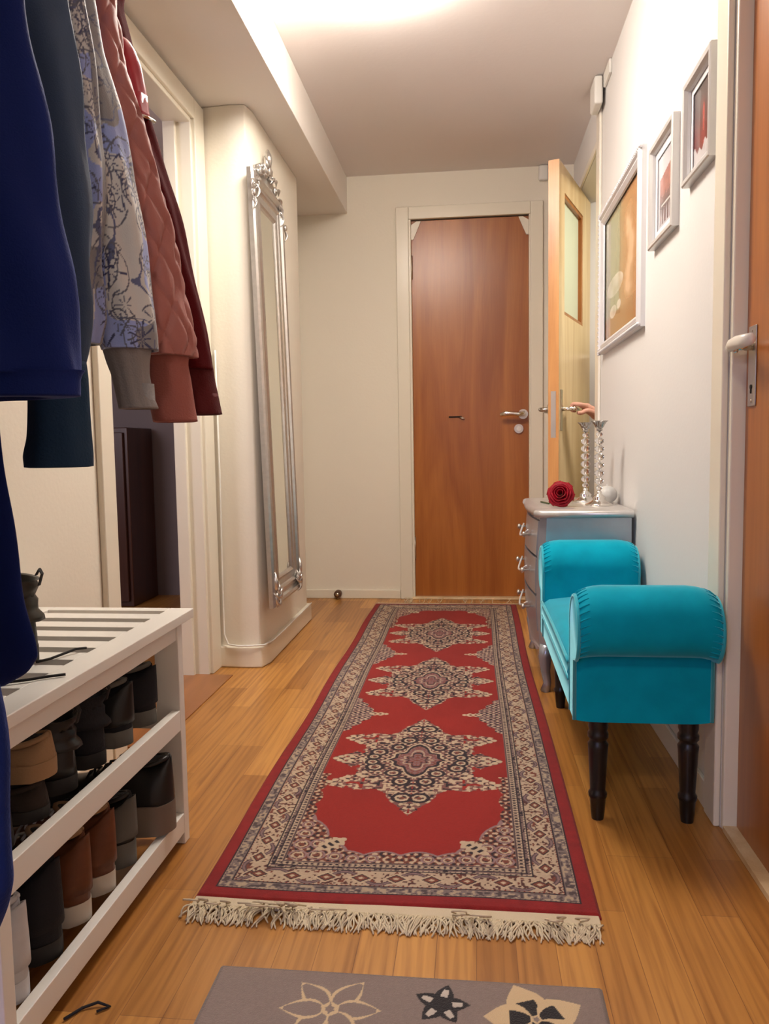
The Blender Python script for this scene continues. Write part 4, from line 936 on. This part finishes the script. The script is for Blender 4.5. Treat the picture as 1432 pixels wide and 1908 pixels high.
# ------------------------------------------------------------------ coats on hangers
def cloth(name, rows, m, parent, n=40, fold=.006, seed=0, capdrop=.02, cols=None, fine=None, freq=3, open_=True, res=None):
    """rows: (cx, cy, z, rx, ry, tilt) from top to bottom; ellipse cross-sections, gentle vertical folds"""
    R_ = np.array([tuple(r)+(0,)*(6-len(r)) for r in rows], float); k_ = len(R_); tt = np.linspace(0, k_-1, res or (k_*7)); 
    rr = np.stack([np.interp(tt, np.arange(k_), R_[:, i]) for i in range(R_.shape[1])], -1)
    ker = np.array([1, 2, 3, 2, 1])/9.0
    if len(rr) > 12:
        pad = np.concatenate([rr[:1].repeat(2, 0), rr, rr[-1:].repeat(2, 0)]); sm = np.stack([np.convolve(pad[:, i], ker, 'valid') for i in range(rr.shape[1])], -1); sm[0] = rr[0]; sm[-1] = rr[-1]; rr = sm
    rings = []; uv = []; s_ = 0
    for i, r_ in enumerate(rr):
        ring = []; z = r_[2]
        if i: s_ += math.dist(rr[i][:3], rr[i-1][:3])
        for j in range(n):
            a = 2*PI*j/n
            f_ = fold*(math.sin(freq*a+seed+z*5)+.6*math.sin((freq*2+1)*a-seed*2+z*13)+.5*math.sin(z*38+a*2+seed))*min(1, i/4)
            if fine is not None: f_ += fine(a, s_, r_[3])
            ring.append((r_[0]+(r_[3]+f_)*math.cos(a), r_[1]+(r_[4]+f_)*math.sin(a), z+(.0)+(r_[5] if len(r_) > 5 else 0)*math.cos(a)))
            uv.append((a, s_))
        rings.append(ring)
    c0 = rr[0]; c1 = rings[-1]
    if open_:      # hem turned inward so the opening reads hollow
        cx, cy = rr[-1][0], rr[-1][1]
        rings.append([(cx+(p[0]-cx)*.86, cy+(p[1]-cy)*.82, p[2]-.001) for p in c1]); rings.append([(cx+(p[0]-cx)*.82, cy+(p[1]-cy)*.78, p[2]+.035) for p in c1]); uv += [(0, s_)]*n*2
    mb = MB().rings(rings, True, True)
    cc = cols(np.array(uv)[:, 0], np.array(uv)[:, 1]) if cols is not None else None
    mb.f = [f_[::-1] for f_ in mb.f]
    return mb.build(name, m, parent, smooth=True, cols=cc)
GC = 'jackets and coats hanging side by side on the rail'
RZ, RAILX = 1.955, -.76
def hanger(parent, y, x0=-.95, x1=-.60, z=1.86):
    pts = [(x0, y, z-.055), (x0+.05, y, z-.035), ((x0+x1)/2-.03, y, z), ((x0+x1)/2+.03, y, z), (x1-.05, y, z-.035), (x1, y, z-.055)]
    hg = MB().tube(pts, [(.006, .014)]*6, 8)
    return hg
# rail
rl = thing('coat_rail', 'cream coat rail with turned pegs high on the left wall above the bench', 'coat rack', (XL, 1.3, 1.9))
MB().box((XL+.001, .2, 1.90), (XL+.022, 1.92, 2.0)).build('back_board', M['hang'], rl, bevel=.003)
MB().tube([(RAILX, .2, RZ+.01), (RAILX, 1.92, RZ+.01)], .011, 14).build('rail', M['chrome'], rl, smooth=True)
for y in (.22, 1.05, 1.90):
    MB().tube([(XL+.02, y, 1.965), (-.88, y, RZ+.012), (RAILX, y, RZ+.008)], [.012, .010, .010], 10).build('bracket', M['hang'], rl, smooth=True)
for y in (1.62, 1.76, 1.88):
    MB().tube([(XL+.02, y, 1.93), (XL+.07, y, 1.925), (XL+.10, y, 1.935), (XL+.118, y, 1.955)], [.010, .008, .012, .015], 10).build('peg', M['hang'], rl, smooth=True)
def coat(name, label, y, cat='jacket'):
    t = thing(name, label, cat, (-.76, y, RZ), GC)
    hx0 = RAILX
    hk = MB().tube([(hx0, y, 1.88), (hx0, y, 1.93), (hx0-.016, y, 1.955), (hx0-.004, y, 1.978), (hx0+.014, y, 1.966)], .002, 6)
    hanger(t, y).build('hanger', M['hang'], t, smooth=True); hk.build('hanger_hook', M['chrome'], t, smooth=True)
    return t
def rowsfrom(R, rmin, ry, left=None, top=None):
    """R: (right edge x, z, half width) -> (cx, cy, z, rx, ry)"""
    out = []
    for q in (top or []): out.append(q)
    return out
def sleeve_rows(y, pts, ry, shoulder_x):
    # pts: (right edge x, z, rx); the sleeve hangs from the shoulder end of the hanger
    x0, z0, r0 = pts[0]
    rows = [(shoulder_x, y, 1.83, .020, .020), (shoulder_x+.005, y, 1.79, .040, .036), (shoulder_x+.010, y, 1.68, .050, ry), ((shoulder_x+x0-r0)/2+.01, y, (1.68+z0)/2, .048, ry)]
    return rows+[(x-r, y, z, r, ry) for x, z, r in pts]
def body_rows(y, ry, xr_top, xr_bot, zhem, xl=-.935):
    rows = []
    for i in range(9):
        k = i/8; z = 1.80+(zhem-1.80)*k; xr = xr_top+(xr_bot-xr_top)*k; rows.append(((xl+xr)/2, y, z, (xr-xl)/2, ry*(.75+.25*min(1, k*3))))
    return [((xl+xr_top)/2, y, 1.855, .07, .02)]+rows
# floral print painted on the cloth in (angle, height)
LEAVES = [(rng.uniform(0, 2*PI)*.05, rng.uniform(0, 1.0), rng.uniform(.014, .030), int(rng.integers(6, 10)), rng.uniform(0, 6)) for _ in range(230)]
def floral(a, s):
    p = a*.05; C = np.empty((len(a), 3)); g = vnoise(p, s, 26); g2 = vnoise(p+4, s, 13)
    base = np.array(srgb(205, 205, 204)); lil = np.array(srgb(150, 166, 222)); gr = np.array(srgb(138, 138, 142))
    C[:] = base; m = g > .52; C[m] = lil; m = (g2 > .62); C[m] = gr; C[(g > .40) & (g < .44)] = np.array(srgb(88, 96, 135))
    for (cx, cy, R_, n_, ph) in LEAVES:
        dx = p-cx; dx = (dx+.157) % .314-.157; dy = s-cy; r = np.hypot(dx, dy); th = np.arctan2(dy, dx)
        k = np.cos(th*n_/2+ph); w = (r < R_*(.75+.25*np.sin(th*3+ph))) & (r > .003) & (np.abs(k) < .24+.22*(1-r/R_))
        C[w] = np.array(srgb(52, 58, 98) if n_ % 2 else srgb(92, 96, 120))
        q = (np.abs(r-R_*1.15) < .0012) & (np.sin(th+ph) > .2); C[q] = np.array(srgb(90, 92, 110))
    return C
Mfl = vcol('floral_print_fabric', .55, .2, .2, 500)
# nearest dark coat
t = coat('winter_coat', 'very dark navy long coat nearest the viewer at the left edge of the picture', .55, 'coat')
rw = [((-.935+x)/2, .55, z, (x+.935)/2, .075) for x, z in ((-.50, 1.78), (-.40, 1.66), (-.375, 1.40), (-.366, 1.12), (-.37, .89), (-.373, .73), (-.363, .60), (-.362, .53), (-.364, .49), (-.372, .466), (-.385, .438))]
cloth('coat_body', [(-.76, .55, 1.86, .06, .02)]+rw, M['navyc'], t, 56, .005, 3)
# navy jacket
t = coat('jacket', 'bright navy puffer jacket with a drawstring hem, widest garment on the rail', .78)
rw = [((-.935+x)/2, .775, z, (x+.935)/2, .064) for x, z in ((-.52, 1.79), (-.465, 1.66), (-.455, 1.45), (-.450, 1.29), (-.444, 1.24), (-.437, 1.19), (-.430, 1.135), (-.421, 1.08), (-.412, 1.025), (-.406, .97), (-.398, .925), (-.397, .91))]
cloth('jacket_body', [(-.74, .775, 1.86, .07, .02)]+rw, M['navy'], t, 80, .006, 1, freq=4)
cloth('hem_band', [((-.935-.397)/2, .775, .914, (.935-.397)/2, .063), ((-.935-.401)/2, .775, .905, (.935-.401)/2, .060), ((-.935-.402)/2, .775, .888, (.935-.402)/2, .062)], M['navy'], t, 64, .001, 1)
# long navy coat behind it
t = coat('overcoat', 'long dark navy coat whose rounded hem hangs over the white shoe bench', .880, 'coat')
rw = [((-.935+x)/2, .880, z, (x+.935)/2, .030) for x, z in ((-.58, 1.78), (-.585, 1.5), (-.585, 1.2), (-.572, 1.05), (-.565, .886), (-.559, .828), (-.551, .727), (-.541, .655), (-.531, .607), (-.530, .584), (-.546, .563), (-.575, .547))]
cloth('coat_body', [(-.76, .880, 1.86, .06, .02)]+rw, M['navyc'], t, 56, .004, 5)
# slate blue jacket
t = coat('rain_jacket', 'slate blue smooth jacket with a teal knit cuff, between the navy and floral jackets', .968)
rw = [((-.80+x)/2, .968, z, (x+.80)/2, .026) for x, z in ((-.60, 1.78), (-.515, 1.62), (-.498, 1.40), (-.495, 1.33), (-.486, 1.26), (-.482, 1.20), (-.482, 1.13), (-.482, 1.07), (-.484, 1.02), (-.50, .94), (-.52, .90))]
cloth('jacket_body', [(-.74, .968, 1.86, .06, .02)]+rw, M['slate'], t, 80, .0065, 2, freq=4)
cloth('cuff', [(-.525, .955, .945, .036, .034), (-.525, .955, .90, .038, .034), (-.527, .955, .85, .040, .036), (-.530, .955, .827, .043, .038), (-.530, .955, .812, .042, .037)], M['teal'], t, 40, .0015, 2)
# floral bomber
t = coat('floral_bomber_jacket', 'white and blue floral bomber jacket with a grey ribbed cuff', 1.09)
cloth('jacket_body', body_rows(1.045, .030, -.60, -.62, .965), Mfl, t, 96, .004, 4, cols=floral, res=220)
cloth('front_panel', [(-.545, 1.04, 1.76, .03, .02)]+[(c-.02, 1.04, z, r+.02, .024) for c, z, r in ((-.56, 1.62, .03), (-.539, 1.43, .027), (-.533, 1.361, .029), (-.530, 1.292, .033), (-.527, 1.222, .035), (-.529, 1.152, .036), (-.532, 1.08, .033), (-.531, 1.008, .034), (-.533, .979, .029))], Mfl, t, 120, .003, 6, cols=floral, res=300)
fs = [(x, z, r) for x, z, r in ((-.524, 1.462, .042), (-.513, 1.389, .040), (-.496, 1.316, .038), (-.482, 1.242, .036), (-.472, 1.167, .036), (-.464, 1.092, .038), (-.456, 1.031, .041), (-.454, .998, .043), (-.455, .976, .038))]
cloth('sleeve', sleeve_rows(1.10, fs, .040, -.60), Mfl, t, 160, .003, 2, cols=lambda a, s: floral(a+2, s), res=420)
cloth('cuff', [(-.496, 1.10, .985, .036, .034), (-.495, 1.10, .959, .030, .028), (-.492, 1.10, .940, .026, .025), (-.487, 1.10, .909, .026, .024), (-.482, 1.10, .892, .028, .025)], M['cuff'], t, 48, .0008, 3, freq=9)
# quilted pink
def quilt(a, s, rx):
    u = a*.055/.062; v = s/.088
    e1 = abs(((u+v) % 1)-.5)*2; e2 = abs(((u-v) % 1)-.5)*2
    return .0062*(min(1, (1-e1)*2.2)**.5+min(1, (1-e2)*2.2)**.5-1.2)
t = coat('quilted_jacket', 'dusty pink diamond-quilted jacket with a long ribbed cuff', 1.20)
cloth('jacket_body', body_rows(1.20, .034, -.61, -.66, .97), M['pink'], t, 56, .003, 7)
ps = [(x, z, r) for x, z, r in ((-.547, 1.518, .042), (-.536, 1.438, .040), (-.515, 1.358, .038), (-.494, 1.277, .036), (-.475, 1.196, .037), (-.460, 1.114, .038), (-.444, 1.031, .040), (-.439, .998, .040), (-.440, .978, .036))]
cloth('sleeve', sleeve_rows(1.205, ps, .042, -.60), M['pink'], t, 120, .0025, 1, fine=quilt, res=300)
cloth('cuff', [(-.478, 1.205, .990, .034, .034), (-.480, 1.205, .965, .032, .030), (-.477, 1.205, .940, .033, .031), (-.474, 1.205, .906, .034, .032), (-.469, 1.205, .876, .034, .032)], M['pinkc'], t, 48, .001, 3, freq=2)
# burgundy
t = coat('bomber_jacket', 'dark burgundy jacket with a metal zip on the sleeve, last on the rail', 1.30)
cloth('jacket_body', body_rows(1.30, .034, -.62, -.70, .99), M['burg'], t, 56, .003, 9)
bs = [(x, z, r) for x, z, r in ((-.580, 1.574, .040), (-.558, 1.488, .040), (-.539, 1.401, .038), (-.512, 1.314, .036), (-.487, 1.225, .036), (-.469, 1.136, .036), (-.451, 1.047, .036), (-.441, .993, .036), (-.437, .966, .034))]
sl = cloth('sleeve', sleeve_rows(1.305, bs, .042, -.61), M['burg'], t, 64, .0025, 5)
cloth('cuff', [(-.470, 1.305, .975, .030, .034), (-.468, 1.305, .952, .029, .032), (-.463, 1.305, .921, .030, .031), (-.457, 1.305, .891, .030, .031)], M['burgc'], t, 48, .001, 3)
cloth('sleeve_pocket', [(-.565, 1.290, 1.50, .010, .024), (-.558, 1.285, 1.46, .020, .032), (-.550, 1.285, 1.42, .020, .032), (-.543, 1.285, 1.375, .018, .032)], M['gloved'], t, 30, .003, 2)
MB().tube([(-.580, 1.258, 1.376), (-.560, 1.252, 1.374), (-.538, 1.254, 1.372), (-.522, 1.268, 1.370), (-.516, 1.285, 1.369)], .003, 8).build('zip', M['chrome'], sl, smooth=True)


# ------------------------------------------------------------------ person behind the side door
pt = thing('person', 'person mostly hidden in the side room, one bare hand gripping the inner door handle', 'person', (.98, 3.72, 0))
V_ = []; E_ = []; R_ = []
def vv(p, r, par=None):
    V_.append(Vector(p)-Vector((.98, 3.72, 0))); R_.append(r if hasattr(r, '__len__') else (r, r))
    if par is not None: E_.append((par, len(V_)-1))
    return len(V_)-1
px, py = .98, 3.72
pel = vv((px, py, .93), (.13, .10)); sp = vv((px, py, 1.08), (.115, .085), pel); ch = vv((px, py, 1.27), (.13, .095), sp); nb = vv((px, py, 1.40), (.07, .06), ch)
nk = vv((px-.005, py, 1.46), .048, nb); h1 = vv((px-.02, py, 1.53), (.065, .07), nk); h2 = vv((px-.025, py, 1.60), (.075, .085), h1); vv((px-.015, py, 1.66), (.055, .065), h2)
for sg in (-1, 1):
    a = vv((px, py+sg*.085, .85), .080, pel); k = vv((px-.01, py+sg*.095, .48), .055, a); kk = vv((px, py+sg*.095, .28), .052, k); an = vv((px+.01, py+sg*.10, .075), .036, kk)
    f1 = vv((px-.06, py+sg*.105, .045), (.038, .034), an); vv((px-.16, py+sg*.115, .025), (.035, .020), f1)
# far arm hanging
s_ = vv((px, py+.17, 1.36), .055, nb); e_ = vv((px+.02, py+.22, 1.09), .040, s_); w_ = vv((px-.03, py+.23, .86), .026, e_); q = vv((px-.04, py+.23, .80), (.034, .018), w_)
for i in range(4):
    f1 = vv((px-.06+.018*i, py+.23, .76), .0085, q); vv((px-.062+.018*i, py+.225, .725), .0075, f1)
f1 = vv((px-.075, py+.22, .80), .010, q); vv((px-.09, py+.215, .77), .008, f1)
# near arm reaching the handle
s_ = vv((px, py-.17, 1.36), .055, nb); e_ = vv((.83, 3.66, 1.08), .040, s_); fa = vv((.70, 3.655, .99), .033, e_); w_ = vv((.592, 3.640, .952), (.029, .026), fa)
w2 = vv((.560, 3.622, .958), (.030, .026), w_)
pm = vv((.520, 3.590, .985), (.036, .021), w2)
for i, (s0, r_) in enumerate(((.088, .0095), (.107, .0098), (.126, .0095), (.143, .0085))):
    k = vv(DP(s0, 1.004, .118), r_+.001, pm); m1 = vv(DP(s0-.003, 1.008, .088), r_, k); m2 = vv(DP(s0-.004, .990, .078), r_-.001, m1); vv(DP(s0-.003, .972, .090), r_-.0018, m2)
t1 = vv(DP(.110, .978, .142), .012, w2); t2 = vv(DP(.095, .966, .122), .010, t1); vv(DP(.078, .968, .108), .0085, t2)
me = bpy.data.meshes.new('body'); me.from_pydata(V_, E_, []); me.materials.append(M['skin'])
bo = bpy.data.objects.new('body', me); COL.objects.link(bo); bo.parent = pt
sk = bo.modifiers.new('skin', 'SKIN'); sk.use_smooth_shade = True
for i, r in enumerate(R_): me.skin_vertices[0].data[i].radius = r
me.skin_vertices[0].data[0].use_root = True
q = bo.modifiers.new('sub', 'SUBSURF'); q.levels = 1; q.render_levels = 2
cloth('t_shirt', [(px, py, 1.43, .07, .10), (px, py, 1.39, .11, .19), (px, py, 1.28, .145, .20), (px, py, 1.08, .13, .165), (px, py, .90, .14, .175)], M['shirt'], pt, 32, .003, 1)
cloth('trousers', [(px, py, .93, .135, .165), (px, py, .84, .125, .17), (px, py, .78, .11, .165)], M['navyc'], pt, 32, .002, 2)
for sg in (-1, 1):
    cloth('trouser_leg', [(px, py+sg*.085, .82, .095, .085), (px-.01, py+sg*.095, .48, .075, .07), (px, py+sg*.1, .12, .06, .058)], M['navyc'], pt, 24, .003, 2)
MB().ell((px-.012, py, 1.635), (.098, .084, .088), 18, 12).build('hair', M['hair'], pt, smooth=True)
